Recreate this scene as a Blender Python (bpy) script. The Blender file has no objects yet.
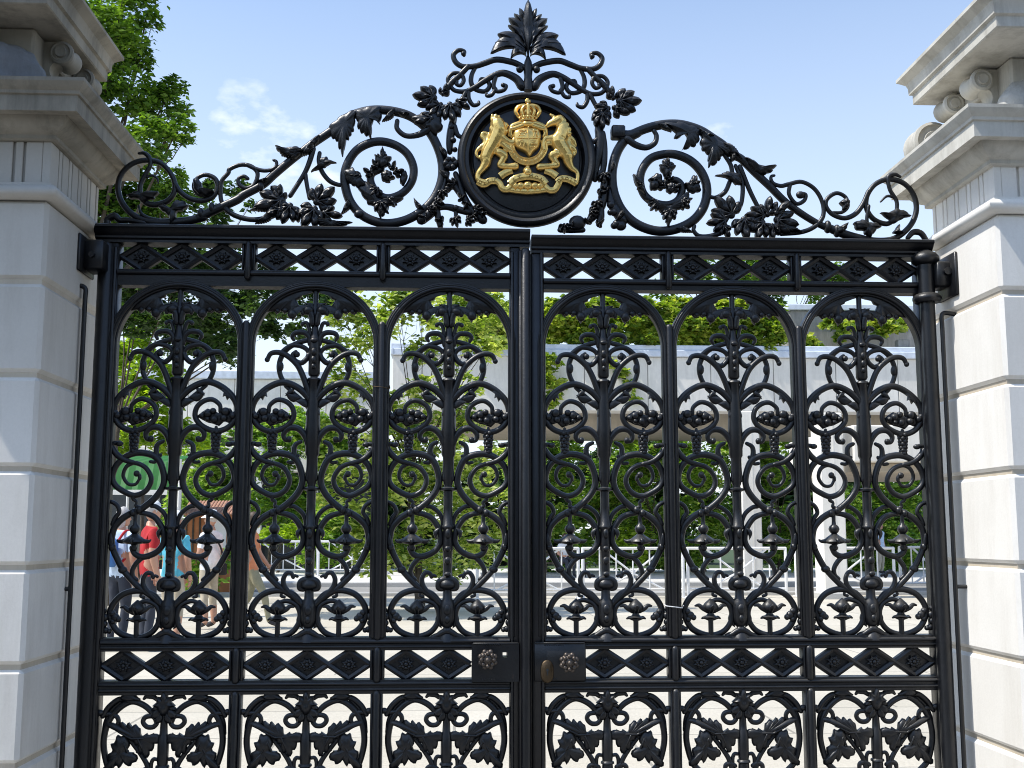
import bpy, bmesh, math, random
from mathutils import Vector, Matrix, noise
random.seed(7)
scn = bpy.context.scene
col = scn.collection
R = math.radians
PI = math.pi

# ------------------------------------------------------------------ camera
FPX, CAMY, CAMZ = 1143.0, -4.6, 1.5
YAW, PITCH = R(2.8), R(7.57)
cam = bpy.data.cameras.new('camera')
camo = bpy.data.objects.new('camera', cam)
col.objects.link(camo)
camo.location = (0, CAMY, CAMZ)
camo.rotation_euler = (R(90) + PITCH, 0, -YAW)
cam.sensor_width = 36
cam.lens = 36 * FPX / 1024
cam.clip_end = 3000
scn.camera = camo
GZ = 0.12                                    # ground level (heights below are measured from the same zero as the camera)
_fw = Vector((math.sin(YAW) * math.cos(PITCH), math.cos(YAW) * math.cos(PITCH), math.sin(PITCH)))
_rt = Vector((math.cos(YAW), -math.sin(YAW), 0))
_up = _rt.cross(_fw)


def at(u, v, y=0.0):
    """measured image point -> (x, z) on the vertical plane Y = y"""
    d = _fw + _rt * ((u - 512) / FPX) + _up * ((384 - v) / FPX)
    t = (y - CAMY) / d.y
    return (d.x * t, CAMZ + d.z * t)


def ground_at(u, v, z=GZ):
    d = _fw + _rt * ((u - 512) / FPX) + _up * ((384 - v) / FPX)
    t = (z - CAMZ) / d.z
    return (d.x * t, CAMY + d.y * t)


def zoomed(x0, y0, s):
    """points measured on an enlarged crop -> the gate plane"""
    return lambda pts: [at(x0 + p[0] / s, y0 + p[1] / s) for p in pts]


# ------------------------------------------------------------------ materials
def new_mat(name):
    m = bpy.data.materials.new(name)
    m.use_nodes = True
    nt = m.node_tree
    b = nt.nodes['Principled BSDF']
    return m, nt, b


def N(nt, kind, **kw):
    n = nt.nodes.new(kind)
    for k, v in kw.items():
        if k in n.inputs:
            n.inputs[k].default_value = v
        else:
            setattr(n, k, v)
    return n


def ramp(nt, src, stops):
    r = nt.nodes.new('ShaderNodeValToRGB')
    e = r.color_ramp.elements
    e[0].position, e[0].color = stops[0][0], (*stops[0][1], 1)
    e[1].position, e[1].color = stops[1][0], (*stops[1][1], 1)
    for p, c in stops[2:]:
        x = e.new(p)
        x.color = (*c, 1)
    nt.links.new(src, r.inputs['Fac'])
    return r


def mixc(nt, fac, a, b, blend='MIX'):
    m = nt.nodes.new('ShaderNodeMix')
    m.data_type = 'RGBA'
    m.blend_type = blend
    for sock, v in ((0, fac), (6, a), (7, b)):
        if hasattr(v, 'links'):
            nt.links.new(v, m.inputs[sock])
        elif isinstance(v, (int, float)):
            m.inputs[sock].default_value = v
        else:
            m.inputs[sock].default_value = (*v, 1)
    return m.outputs[2]


def coords(nt, kind='Object'):
    return nt.nodes.new('ShaderNodeTexCoord').outputs[kind]


def bump(nt, b, h, strength, dist):
    bp = nt.nodes.new('ShaderNodeBump')
    bp.inputs['Strength'].default_value = strength
    bp.inputs['Distance'].default_value = dist
    nt.links.new(h, bp.inputs['Height'])
    nt.links.new(bp.outputs[0], b.inputs['Normal'])


def mat_iron():
    m, nt, b = new_mat('black_painted_iron')
    geo = nt.nodes.new('ShaderNodeNewGeometry')
    pos = geo.outputs['Position']
    n1 = N(nt, 'ShaderNodeTexNoise', Scale=9.0, Detail=6.0, Roughness=.65)
    n2 = N(nt, 'ShaderNodeTexNoise', Scale=140.0, Detail=4.0, Roughness=.6)
    n3 = N(nt, 'ShaderNodeTexNoise', Scale=28.0, Detail=8.0, Roughness=.75)
    for n in (n1, n2, n3):
        nt.links.new(pos, n.inputs['Vector'])
    base = ramp(nt, n1.outputs['Fac'], [(.3, (.002, .0025, .004)), (.7, (.0055, .0062, .0085))])
    rust = ramp(nt, n3.outputs['Fac'], [(.63, (0, 0, 0)), (.72, (1, 1, 1))])
    sep = nt.nodes.new('ShaderNodeSeparateXYZ')
    nt.links.new(geo.outputs['Normal'], sep.inputs[0])
    dust_toplit = nt.nodes.new('ShaderNodeMapRange')  # dust on upward faces, also standing in for sunlit grey tops
    dust_toplit.inputs['From Min'].default_value = .05
    dust_toplit.inputs['From Max'].default_value = 1.0
    dust_toplit.inputs['To Max'].default_value = .42
    nt.links.new(sep.outputs['Z'], dust_toplit.inputs['Value'])
    dm = N(nt, 'ShaderNodeMath', operation='MULTIPLY')
    nt.links.new(dust_toplit.outputs[0], dm.inputs[0])
    nt.links.new(n1.outputs['Fac'], dm.inputs[1])
    c1 = mixc(nt, dm.outputs[0], base.outputs[0], (.22, .21, .19))
    rm = N(nt, 'ShaderNodeMath', operation='MULTIPLY')
    nt.links.new(rust.outputs[0], rm.inputs[0])
    rm.inputs[1].default_value = .30
    c2 = mixc(nt, rm.outputs[0], c1, (.10, .045, .022))
    nt.links.new(c2, b.inputs['Base Color'])
    rr = ramp(nt, n3.outputs['Fac'], [(.3, (.30, .30, .30)), (.75, (.48, .48, .48))])
    nt.links.new(rr.outputs[0], b.inputs['Roughness'])
    sg = nt.nodes.new('ShaderNodeMapRange')      # downward faces shine less
    sg.inputs['From Min'].default_value = -.9
    sg.inputs['From Max'].default_value = -.1
    sg.inputs['To Min'].default_value = .03
    sg.inputs['To Max'].default_value = .55
    nt.links.new(sep.outputs['Z'], sg.inputs['Value'])
    nt.links.new(sg.outputs[0], b.inputs['Specular IOR Level'])
    bump(nt, b, n2.outputs['Fac'], .35, .0025)
    return m


def mat_gold(name='gilded_metal', base=(.97, .65, .20), rough=.25):
    m, nt, b = new_mat(name)
    pos = nt.nodes.new('ShaderNodeNewGeometry').outputs['Position']
    n1 = N(nt, 'ShaderNodeTexNoise', Scale=60.0, Detail=5.0)
    nt.links.new(pos, n1.inputs['Vector'])
    c = ramp(nt, n1.outputs['Fac'], [(.3, tuple(x * .8 for x in base)), (.7, base)])
    nt.links.new(c.outputs[0], b.inputs['Base Color'])
    b.inputs['Metallic'].default_value = .75
    b.inputs['Roughness'].default_value = rough
    bump(nt, b, n1.outputs['Fac'], .4, .003)
    return m


def mat_stone(name, light, dark, stain, stain_amt=.5, rough=.85, bscale=1.0, top_tone=1.0):
    m, nt, b = new_mat(name)
    pos = nt.nodes.new('ShaderNodeNewGeometry').outputs['Position']
    n1 = N(nt, 'ShaderNodeTexNoise', Scale=3.0, Detail=8.0, Roughness=.65)
    n2 = N(nt, 'ShaderNodeTexNoise', Scale=90.0, Detail=5.0, Roughness=.7)
    n3 = N(nt, 'ShaderNodeTexNoise', Scale=1.0, Detail=9.0, Roughness=.7)
    mp = nt.nodes.new('ShaderNodeMapping')
    mp.inputs['Scale'].default_value = (7, 7, 1.2)
    nt.links.new(pos, mp.inputs['Vector'])
    nt.links.new(mp.outputs[0], n3.inputs['Vector'])
    for n in (n1, n2):
        nt.links.new(pos, n.inputs['Vector'])
    base = ramp(nt, n1.outputs['Fac'], [(.3, dark), (.7, light)])
    st = ramp(nt, n3.outputs['Fac'], [(.45, (0, 0, 0)), (.75, (1, 1, 1))])
    sm = N(nt, 'ShaderNodeMath', operation='MULTIPLY')
    nt.links.new(st.outputs[0], sm.inputs[0])
    sm.inputs[1].default_value = stain_amt
    c = mixc(nt, sm.outputs[0], base.outputs[0], stain)
    g = ramp(nt, n2.outputs['Fac'], [(.3, (.95, .95, .95)), (.65, (1, 1, 1))])
    c = mixc(nt, 1.0, c, g.outputs[0], 'MULTIPLY')
    ri = ramp(nt, nt.nodes.new('ShaderNodeNewGeometry').outputs['Random Per Island'], [(0.0, (.90, .895, .885)), (1.0, (1, 1, 1))])
    c = mixc(nt, 1.0, c, ri.outputs[0], 'MULTIPLY')
    if top_tone < 1:                            # uneven darkening up to the cornice, stain and shade put into the colour
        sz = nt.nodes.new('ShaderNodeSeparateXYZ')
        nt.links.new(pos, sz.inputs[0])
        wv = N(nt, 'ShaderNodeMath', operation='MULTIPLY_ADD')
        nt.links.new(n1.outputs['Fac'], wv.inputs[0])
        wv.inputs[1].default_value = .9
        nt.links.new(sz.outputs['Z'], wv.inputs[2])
        gr = ramp(nt, wv.outputs[0], [(0, (1, 1, 1)), (1, (top_tone, top_tone * .985, top_tone * .95))])
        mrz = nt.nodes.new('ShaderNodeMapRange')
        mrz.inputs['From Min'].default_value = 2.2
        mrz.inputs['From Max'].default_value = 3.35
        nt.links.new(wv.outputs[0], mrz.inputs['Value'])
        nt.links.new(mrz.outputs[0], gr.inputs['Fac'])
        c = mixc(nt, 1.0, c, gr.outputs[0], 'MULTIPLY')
    nt.links.new(c, b.inputs['Base Color'])
    b.inputs['Roughness'].default_value = rough
    hm = N(nt, 'ShaderNodeMath', operation='ADD')
    nt.links.new(n2.outputs['Fac'], hm.inputs[0])
    nt.links.new(n1.outputs['Fac'], hm.inputs[1])
    bump(nt, b, hm.outputs[0], .14 * bscale, .004 * bscale)
    return m


def mat_leaf(name, c0, c1, c2, transl=.35, scale=1.2):
    m, nt, b = new_mat(name)
    geo = nt.nodes.new('ShaderNodeNewGeometry')
    n1 = N(nt, 'ShaderNodeTexNoise', Scale=scale, Detail=3.0)
    nt.links.new(geo.outputs['Position'], n1.inputs['Vector'])
    ad = N(nt, 'ShaderNodeMath', operation='MULTIPLY_ADD')
    nt.links.new(geo.outputs['Random Per Island'], ad.inputs[0])
    ad.inputs[1].default_value = .55
    nt.links.new(n1.outputs['Fac'], ad.inputs[2])
    c = ramp(nt, ad.outputs[0], [(.4, c0), (.75, c1), (1.0, c2)])
    nt.links.new(c.outputs[0], b.inputs['Base Color'])
    b.inputs['Roughness'].default_value = .5
    b.inputs['Specular IOR Level'].default_value = .35
    tr = nt.nodes.new('ShaderNodeBsdfTranslucent')
    tc = mixc(nt, 1.0, c.outputs[0], (1.5, 1.6, .5), 'MULTIPLY')
    nt.links.new(tc, tr.inputs['Color'])
    mx = nt.nodes.new('ShaderNodeMixShader')
    mx.inputs[0].default_value = transl
    nt.links.new(b.outputs[0], mx.inputs[1])
    nt.links.new(tr.outputs[0], mx.inputs[2])
    nt.links.new(mx.outputs[0], nt.nodes['Material Output'].inputs['Surface'])
    return m


def mat_plain(name, c, rough=.6, var=.15, scale=20.0, metal=0.0, bmp=.2):
    m, nt, b = new_mat(name)
    pos = coords(nt)
    n1 = N(nt, 'ShaderNodeTexNoise', Scale=scale, Detail=5.0)
    nt.links.new(pos, n1.inputs['Vector'])
    r = ramp(nt, n1.outputs['Fac'], [(.3, tuple(x * (1 - var) for x in c)), (.7, tuple(min(1, x * (1 + var)) for x in c))])
    nt.links.new(r.outputs[0], b.inputs['Base Color'])
    b.inputs['Roughness'].default_value = rough
    b.inputs['Metallic'].default_value = metal
    if bmp:
        bump(nt, b, n1.outputs['Fac'], bmp, .01)
    return m


def mat_ground(name, c0, c1, slab=None, crack=.7):
    m, nt, b = new_mat(name)
    pos = nt.nodes.new('ShaderNodeNewGeometry').outputs['Position']
    n1 = N(nt, 'ShaderNodeTexNoise', Scale=.35, Detail=8.0, Roughness=.65)
    n2 = N(nt, 'ShaderNodeTexNoise', Scale=40.0, Detail=5.0, Roughness=.7)
    for n in (n1, n2):
        nt.links.new(pos, n.inputs['Vector'])
    base = ramp(nt, n1.outputs['Fac'], [(.3, c0), (.7, c1)])
    g = ramp(nt, n2.outputs['Fac'], [(.3, (.8, .8, .8)), (.65, (1, 1, 1))])
    c = mixc(nt, 1.0, base.outputs[0], g.outputs[0], 'MULTIPLY')
    if slab:
        br = nt.nodes.new('ShaderNodeTexBrick')
        br.offset = .5
        br.inputs['Scale'].default_value = 1.0
        br.inputs['Brick Width'].default_value = slab[0]
        br.inputs['Row Height'].default_value = slab[1]
        br.inputs['Mortar Size'].default_value = .012
        br.inputs['Color1'].default_value = (1, 1, 1, 1)
        br.inputs['Color2'].default_value = (.93, .92, .9, 1)
        br.inputs['Mortar'].default_value = (crack, crack, crack, 1)
        nt.links.new(pos, br.inputs['Vector'])
        c = mixc(nt, 1.0, c, br.outputs['Color'], 'MULTIPLY')
    nt.links.new(c, b.inputs['Base Color'])
    b.inputs['Roughness'].default_value = .9
    bump(nt, b, n2.outputs['Fac'], .4, .01)
    return m


IRON = mat_iron()
GOLD = mat_gold()
BRASS = mat_gold('tarnished_brass', (.09, .063, .036), .5)
KNOBM = mat_gold('worn_knob_metal', (.13, .108, .092), .48)
STONE = mat_stone('pale_ashlar_stone', (.90, .875, .825), (.83, .805, .755), (.52, .47, .39), .34)
STONE_W = mat_stone('weathered_cornice_stone', (.58, .55, .48), (.42, .40, .34), (.15, .13, .095), .7)
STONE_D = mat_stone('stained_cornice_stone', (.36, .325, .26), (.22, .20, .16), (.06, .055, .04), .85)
STONE_LF = mat_stone('shaded_ashlar_stone', (.88, .845, .78), (.79, .76, .70), (.48, .43, .35), .4, top_tone=.55)  # left pier's copy of the ashlar with its shade painted in
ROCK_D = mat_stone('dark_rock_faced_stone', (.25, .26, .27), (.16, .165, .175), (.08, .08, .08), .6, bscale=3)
STONE_L = mat_stone('light_cornice_stone', (.68, .655, .59), (.50, .48, .42), (.18, .16, .125), .7)
ROCK = mat_stone('rock_faced_stone', (.60, .59, .56), (.45, .445, .42), (.22, .21, .19), .55, bscale=3)
JOINT = mat_stone('joint_stone', (.66, .58, .46), (.55, .48, .38), (.32, .26, .19), .5)
CONC = mat_stone('board_marked_concrete', (.88, .84, .77), (.78, .745, .68), (.50, .47, .42), .4)
CONC_D = mat_stone('grey_concrete', (.36, .35, .33), (.27, .26, .25), (.12, .12, .12), .7)
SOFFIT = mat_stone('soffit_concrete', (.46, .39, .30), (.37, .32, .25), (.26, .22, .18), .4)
WHITE = mat_plain('white_paint', (.78, .77, .75), .5, .05, 3)
ZINC = mat_plain('zinc_coping', (.62, .67, .75), .45, .12, 5)
BARR = mat_plain('galvanised_tube', (.74, .74, .74), .45, .08, 20)
BARK = mat_plain('bark', (.07, .055, .04), .9, .4, 12, 0, .8)
STEELD = mat_plain('dark_window', (.03, .035, .04), .2, .2, 5)
TERRA = mat_plain('terracotta_panel', (.42, .16, .06), .7, .15, 6)
TILE = mat_plain('roof_tile', (.38, .20, .13), .8, .25, 9)
GREENC = mat_plain('green_canvas', (.006, .12, .012), .7, .12, 8)
LEAF_T = mat_leaf('leaf_deciduous', (.025, .06, .010), (.075, .155, .020), (.18, .30, .04), .42, .9)
LEAF_D = mat_leaf('leaf_dark', (.014, .036, .012), (.036, .080, .020), (.08, .15, .035), .32, .9)  # dark leaf; at left its tone stands in for a backlit, shaded crown
LEAF_Y = mat_leaf('leaf_lime', (.10, .19, .015), (.24, .36, .03), (.40, .52, .05), .5, 1.2)
LEAF_M = mat_leaf('leaf_mixed', (.05, .11, .018), (.24, .33, .05), (.74, .76, .32), .46, 1.6)
LEAF_S = mat_leaf('leaf_shrub', (.045, .105, .018), (.16, .30, .045), (.40, .52, .11), .45, .7)
LEAF_I = mat_leaf('leaf_ivy', (.05, .11, .016), (.19, .29, .035), (.50, .54, .10), .46, 1.2)


# ------------------------------------------------------------------ mesh builder
def cr(pts, n=6, closed=False):
    """Catmull-Rom through tuples"""
    P = [tuple(p) for p in pts]
    if len(P) < 3:
        return P
    out = []
    L = len(P)
    rng = range(L if closed else L - 1)
    for i in rng:
        if closed:
            p0, p1, p2, p3 = P[i - 1], P[i], P[(i + 1) % L], P[(i + 2) % L]
        else:
            p1, p2 = P[i], P[i + 1]
            p0 = P[i - 1] if i else tuple(2 * a - b for a, b in zip(p1, p2))
            p3 = P[i + 2] if i + 2 < L else tuple(2 * b - a for a, b in zip(p1, p2))
        for k in range(n):
            t = k / n
            out.append(tuple(.5 * (2 * b + (c - a) * t + (2 * a - 5 * b + 4 * c - d) * t * t + (3 * b - a - 3 * c + d) * t ** 3)
                             for a, b, c, d in zip(p0, p1, p2, p3)))
    if not closed:
        out.append(P[-1])
    return out


class MB:
    def __init__(self):
        self.v, self.f, self.mi = [], [], []

    def add(self, verts, faces, mi=0):
        o = len(self.v)
        self.v += [tuple(p) for p in verts]
        self.f += [tuple(i + o for i in f) for f in faces]
        self.mi += [mi] * len(faces)

    def join(self, other, fn=lambda p: p, flip=False):
        o = len(self.v)
        self.v += [tuple(fn(p)) for p in other.v]
        for f, m in zip(other.f, other.mi):
            g = tuple(i + o for i in f)
            self.f.append(g[::-1] if flip else g)
            self.mi.append(m)

    def mirrored(self):
        """self plus its mirror image in x = 0"""
        b = MB()
        b.join(self)
        b.join(self, lambda p: (-p[0], p[1], p[2]), True)
        return b

    def box(self, x0, x1, y0, y1, z0, z1, mi=0):
        v = [(x, y, z) for x in (x0, x1) for y in (y0, y1) for z in (z0, z1)]
        self.add(v, [(0, 1, 3, 2), (4, 6, 7, 5), (0, 4, 5, 1), (2, 3, 7, 6), (0, 2, 6, 4), (1, 5, 7, 3)], mi)

    def bevbox(self, x0, x1, y0, y1, z0, z1, b=.004, mi=0):
        v = []
        for sx, x in ((1, x0), (-1, x1)):
            for sy, y in ((1, y0), (-1, y1)):
                for sz, z in ((1, z0), (-1, z1)):
                    v += [(x, y + sy * b, z + sz * b), (x + sx * b, y, z + sz * b), (x + sx * b, y + sy * b, z)]
        bm = bmesh.new()
        for p in v:
            bm.verts.new(p)
        r = bmesh.ops.convex_hull(bm, input=bm.verts)
        bm.verts.index_update()
        self.add([p.co[:] for p in bm.verts], [[q.index for q in f.verts] for f in bm.faces], mi)
        bm.free()

    def tube3(self, pts, r, seg=8, cap=True, mi=0, closed=False):
        """round tube along 3D points, radius number or list"""
        P = [Vector(p) for p in pts]
        n = len(P)
        rad = r if isinstance(r, (list, tuple)) else [r] * n
        if len(rad) != n:
            rad = [rad[min(len(rad) - 1, int(i / (n - 1) * (len(rad) - 1)))] * (1 - fr) + rad[min(len(rad) - 1, int(i / (n - 1) * (len(rad) - 1)) + 1)] * fr
                   for i in range(n) for fr in [(i / (n - 1) * (len(rad) - 1)) % 1.0]]
        ref = None
        rings = []
        vs = []
        for i in range(n):
            a = P[i - 1] if (i or closed) else P[0]
            b = P[(i + 1) % n] if (i < n - 1 or closed) else P[-1]
            t = (b - a)
            if t.length < 1e-9:
                t = Vector((0, 0, 1))
            t.normalize()
            if ref is None:
                ref = Vector((0, 1, 0)) if abs(t.y) < .9 else Vector((1, 0, 0))
            nn = (ref - t * ref.dot(t)).normalized()
            ref = nn
            bb = t.cross(nn)
            if cap and not closed and i == 0:
                for k, q in ((.95, .35), (.6, .8)):
                    rings.append(len(vs))
                    vs += [P[i] - t * rad[i] * k + (nn * math.cos(w) + bb * math.sin(w)) * rad[i] * q for w in [2 * PI * j / seg for j in range(seg)]]
            rings.append(len(vs))
            vs += [P[i] + (nn * math.cos(w) + bb * math.sin(w)) * rad[i] for w in [2 * PI * j / seg for j in range(seg)]]
            if cap and not closed and i == n - 1:
                for k, q in ((.6, .8), (.95, .35)):
                    rings.append(len(vs))
                    vs += [P[i] + t * rad[i] * k + (nn * math.cos(w) + bb * math.sin(w)) * rad[i] * q for w in [2 * PI * j / seg for j in range(seg)]]
        fs = []
        m = len(rings)
        for i in range(m if closed else m - 1):
            a, b = rings[i], rings[(i + 1) % m]
            for j in range(seg):
                k = (j + 1) % seg
                fs.append((a + j, b + j, b + k, a + k))
        if not closed:
            fs.append(tuple(range(seg)))
            fs.append(tuple(rings[-1] + j for j in reversed(range(seg))))
        self.add(vs, fs, mi)

    def tube(self, pts, r, y=0.0, seg=8, smooth=6, closed=False, mi=0):
        """planar tube: (x, z) or (x, z, dy) points"""
        p = [(q[0], y + (q[2] if len(q) > 2 else 0), q[1]) for q in pts]
        p = cr(p, smooth, closed) if smooth else p
        self.tube3(p, r, seg, True, mi, closed)

    def ball(self, c, r, seg=10, rings=7, mi=0):
        rx, ry, rz = r if isinstance(r, (tuple, list)) else (r, r, r)
        vs = [(c[0], c[1], c[2] + rz)]
        for i in range(1, rings):
            a = PI * i / rings
            for j in range(seg):
                w = 2 * PI * j / seg
                vs.append((c[0] + rx * math.sin(a) * math.cos(w), c[1] + ry * math.sin(a) * math.sin(w), c[2] + rz * math.cos(a)))
        vs.append((c[0], c[1], c[2] - rz))
        fs = [(0, 1 + j, 1 + (j + 1) % seg) for j in range(seg)]
        for i in range(rings - 2):
            for j in range(seg):
                k = (j + 1) % seg
                a = 1 + i * seg
                fs.append((a + j, a + seg + j, a + seg + k, a + k))
        l = len(vs) - 1
        a = 1 + (rings - 2) * seg
        fs += [(l, a + (j + 1) % seg, a + j) for j in range(seg)]
        self.add(vs, fs, mi)

    def lathe(self, prof, c=(0, 0, 0), seg=16, mi=0, axis='z'):
        """prof: (radius, height)"""
        vs, fs = [], []
        for r, h in prof:
            for j in range(seg):
                w = 2 * PI * j / seg
                if axis == 'z':
                    vs.append((c[0] + r * math.cos(w), c[1] + r * math.sin(w), c[2] + h))
                elif axis == 'y':
                    vs.append((c[0] + r * math.cos(w), c[1] + h, c[2] + r * math.sin(w)))
                else:
                    vs.append((c[0] + h, c[1] + r * math.cos(w), c[2] + r * math.sin(w)))
        for i in range(len(prof) - 1):
            for j in range(seg):
                k = (j + 1) % seg
                fs.append((i * seg + j, i * seg + k, (i + 1) * seg + k, (i + 1) * seg + j))
        fs.append(tuple(reversed(range(seg))))
        fs.append(tuple((len(prof) - 1) * seg + j for j in range(seg)))
        self.add(vs, fs, mi)

    def extrude_x(self, prof, x0, x1, mi=0):
        """prof: closed (y, z) polygon"""
        n = len(prof)
        vs = [(x0, p[0], p[1]) for p in prof] + [(x1, p[0], p[1]) for p in prof]
        fs = [(i, (i + 1) % n, n + (i + 1) % n, n + i) for i in range(n)] + [tuple(reversed(range(n))), tuple(range(n, 2 * n))]
        self.add(vs, fs, mi)

    def relief(self, outline, h=.012, back=.006, y=0.0, c=None, ridge=0.0, mi=0):
        """domed cast plate from an (x, z) outline that is star-shaped about c"""
        n = len(outline)
        if c is None:
            c = (sum(p[0] for p in outline) / n, sum(p[1] for p in outline) / n)
        vs = []
        prof = ((1, back), (1.0, -.25 * h), (.86, -.72 * h), (.6, -.95 * h), (.3, -1.05 * h))
        rmax = max(math.hypot(p[0] - c[0], p[1] - c[1]) for p in outline)
        for k, (s, yy) in enumerate(prof):
            for i, p in enumerate(outline):
                rr = math.hypot(p[0] - c[0], p[1] - c[1]) / rmax
                w = yy * (1 + ridge * (rr - .6)) if k >= 2 else yy
                vs.append((c[0] + (p[0] - c[0]) * s, y + w, c[1] + (p[1] - c[1]) * s))
        vs.append((c[0], y - h * (1.0 - .45 * ridge), c[1]))
        fs = []
        for k in range(len(prof) - 1):
            for i in range(n):
                j = (i + 1) % n
                fs.append((k * n + i, k * n + j, (k + 1) * n + j, (k + 1) * n + i))
        m = (len(prof) - 1) * n
        for i in range(n):
            fs.append((m + i, m + (i + 1) % n, len(vs) - 1))
        fs.append(tuple(reversed(range(n))))
        self.add(vs, fs, mi)

    def mesh(self, name, mats, smooth=True, angle=50):
        me = bpy.data.meshes.new(name)
        me.from_pydata(self.v, [], self.f)
        for m in (mats if isinstance(mats, (list, tuple)) else [mats]):
            me.materials.append(m)
        me.polygons.foreach_set('material_index', self.mi)
        me.update()
        if smooth is not None:
            bm = bmesh.new()
            bm.from_mesh(me)
            bmesh.ops.recalc_face_normals(bm, faces=bm.faces)
            bm.to_mesh(me)
            bm.free()
        if smooth:
            me.shade_smooth()
            me.set_sharp_from_angle(angle=R(angle))
        return me


def root_pos(p):
    v = Vector((0, 0, 0))
    while p is not None:
        v += p.location
        p = p.parent
    return v


def obj(name, mb, mat, parent=None, loc=None, smooth=True, angle=50):
    """link one mesh object. Without loc the builder's coordinates are world ones."""
    me = mb if isinstance(mb, bpy.types.Mesh) else mb.mesh(name, mat, smooth, angle)
    o = bpy.data.objects.new(name, me)
    col.objects.link(o)
    o.parent = parent
    if loc is None:
        o.location = -root_pos(parent) if parent else (0, 0, 0)
    else:
        o.location = loc
    return o


def tag(o, label, cat, group=None):
    o['label'] = label
    o['category'] = cat
    if group:
        o['group'] = group
    return o


def struct(name, mb, mat, smooth=False):
    o = obj(name, mb, mat, None, None, smooth)
    o['kind'] = 'structure'
    return o


def thing(name, label, cat, loc, group=None, rz=0):
    o = bpy.data.objects.new(name, None)
    o.empty_display_size = .2
    col.objects.link(o)
    o.location = loc
    o.rotation_euler = (0, 0, rz)
    return tag(o, label, cat, group)


# leaf outlines --------------------------------------------------------------
def vine_leaf(cx, cz, size, ang, lobes=5, deep=.45, teeth=True, squash=1.0):
    """lobed leaf outline pointing along ang (radians, 0 = +x, in the x-z plane)"""
    pts = []
    n = 60
    for i in range(n):
        t = -PI + 2 * PI * i / n
        k = (t + PI * .86) / (2 * PI * .86) * lobes
        lob = abs(math.sin(PI * k)) ** .7 if abs(t) < PI * .86 else .25
        env = .72 + .28 * math.cos(t)
        r = env * ((1 - deep) + deep * lob)
        if teeth:
            r *= 1 + .07 * (1 if i % 2 else -1)
        if abs(t) > PI * .92:
            r *= .45
        x, z = r * math.cos(t), r * math.sin(t) * squash
        pts.append((cx + size * (x * math.cos(ang) - z * math.sin(ang)), cz + size * (x * math.sin(ang) + z * math.cos(ang))))
    return pts


def drop_leaf(a, b, w, bend=0.0, n=9, pw=.75, rd=1.0):
    """teardrop outline from base a to tip b, width w"""
    dx, dz = b[0] - a[0], b[1] - a[1]
    L = math.hypot(dx, dz)
    ux, uz = dx / L, dz / L
    nx, nz = -uz, ux
    left, right = [], []
    for i in range(n + 1):
        t = i / n
        off = bend * L * 4 * t * (1 - t)
        hw = w / 2 * (max(0, math.sin(PI * t ** pw)) ** (rd if t > .5 else 1.0)) * (1 if 0 < i < n else .12) + (.08 * w if i == 0 else 0)
        cx, cz = a[0] + ux * L * t + nx * off, a[1] + uz * L * t + nz * off
        left.append((cx + nx * hw, cz + nz * hw))
        right.append((cx - nx * hw, cz - nz * hw))
    return left + right[::-1]


def serr(o, c, amt):
    """toothed edge"""
    if c is None:
        c = (sum(p[0] for p in o) / len(o), sum(p[1] for p in o) / len(o))
    out = []
    for i, p in enumerate(o):
        k = 1 + amt * (.8, 1.0, .2, -1.0)[i % 4]
        out.append((c[0] + (p[0] - c[0]) * k, c[1] + (p[1] - c[1]) * k))
    return out


def lobed(x, z, size, ang, n=5, spread=2.1, y=-.014, h=.018):
    """cast palmate leaf: rounded lobes fanning from the stalk, each with its own swell"""
    b = MB()
    bx, bz = x - math.cos(ang) * size * .35, z - math.sin(ang) * size * .35
    for k in range(n):
        q = (k - (n - 1) / 2) / max(1, (n - 1) / 2)
        a = ang + q * spread * .5
        L = size * (1.25 - .42 * abs(q))
        o = drop_leaf((bx, bz), (bx + math.cos(a) * L, bz + math.sin(a) * L), size * (.50 - .06 * abs(q)), .12 * q, 9, 1.25, .62)
        b.relief(o, h=h * (1.1 - .25 * abs(q)), y=y - .003 * (1 - abs(q)) - .0006 * k, ridge=.45, back=.014)
    b.ball((bx, y - .006, bz), (size * .20, .016, size * .20), 10, 7)
    for k in range(n):
        q = (k - (n - 1) / 2) / max(1, (n - 1) / 2)
        a = ang + q * spread * .5
        L = size * (1.0 - .40 * abs(q))
        b.tube3([(bx, y - h, bz), (bx + math.cos(a) * L * .5, y - h - .003, bz + math.sin(a) * L * .5), (bx + math.cos(a) * L, y - h * .7, bz + math.sin(a) * L)], [size * .05, size * .045, size * .02], 6)
    return b


# ------------------------------------------------------------------ world, sun
SUN_EL, SUN_FRONT = R(58), R(13.0)
w = bpy.data.worlds.new('World')
scn.world = w
w.use_nodes = True
nt = w.node_tree
bg = nt.nodes['Background']
sky = nt.nodes.new('ShaderNodeTexSky')
sky.sky_type = 'NISHITA'
sky.sun_disc = False
sky.sun_elevation = SUN_EL
sky.air_density = 1.0
sky.dust_density = 1.2
sky.ozone_density = 1.3
# direction from the scene towards the sun
sd = Vector((-math.cos(SUN_EL) * math.cos(SUN_FRONT), -math.cos(SUN_EL) * math.sin(SUN_FRONT), math.sin(SUN_EL)))
sky.sun_rotation = math.atan2(sd.x, sd.y)
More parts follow.
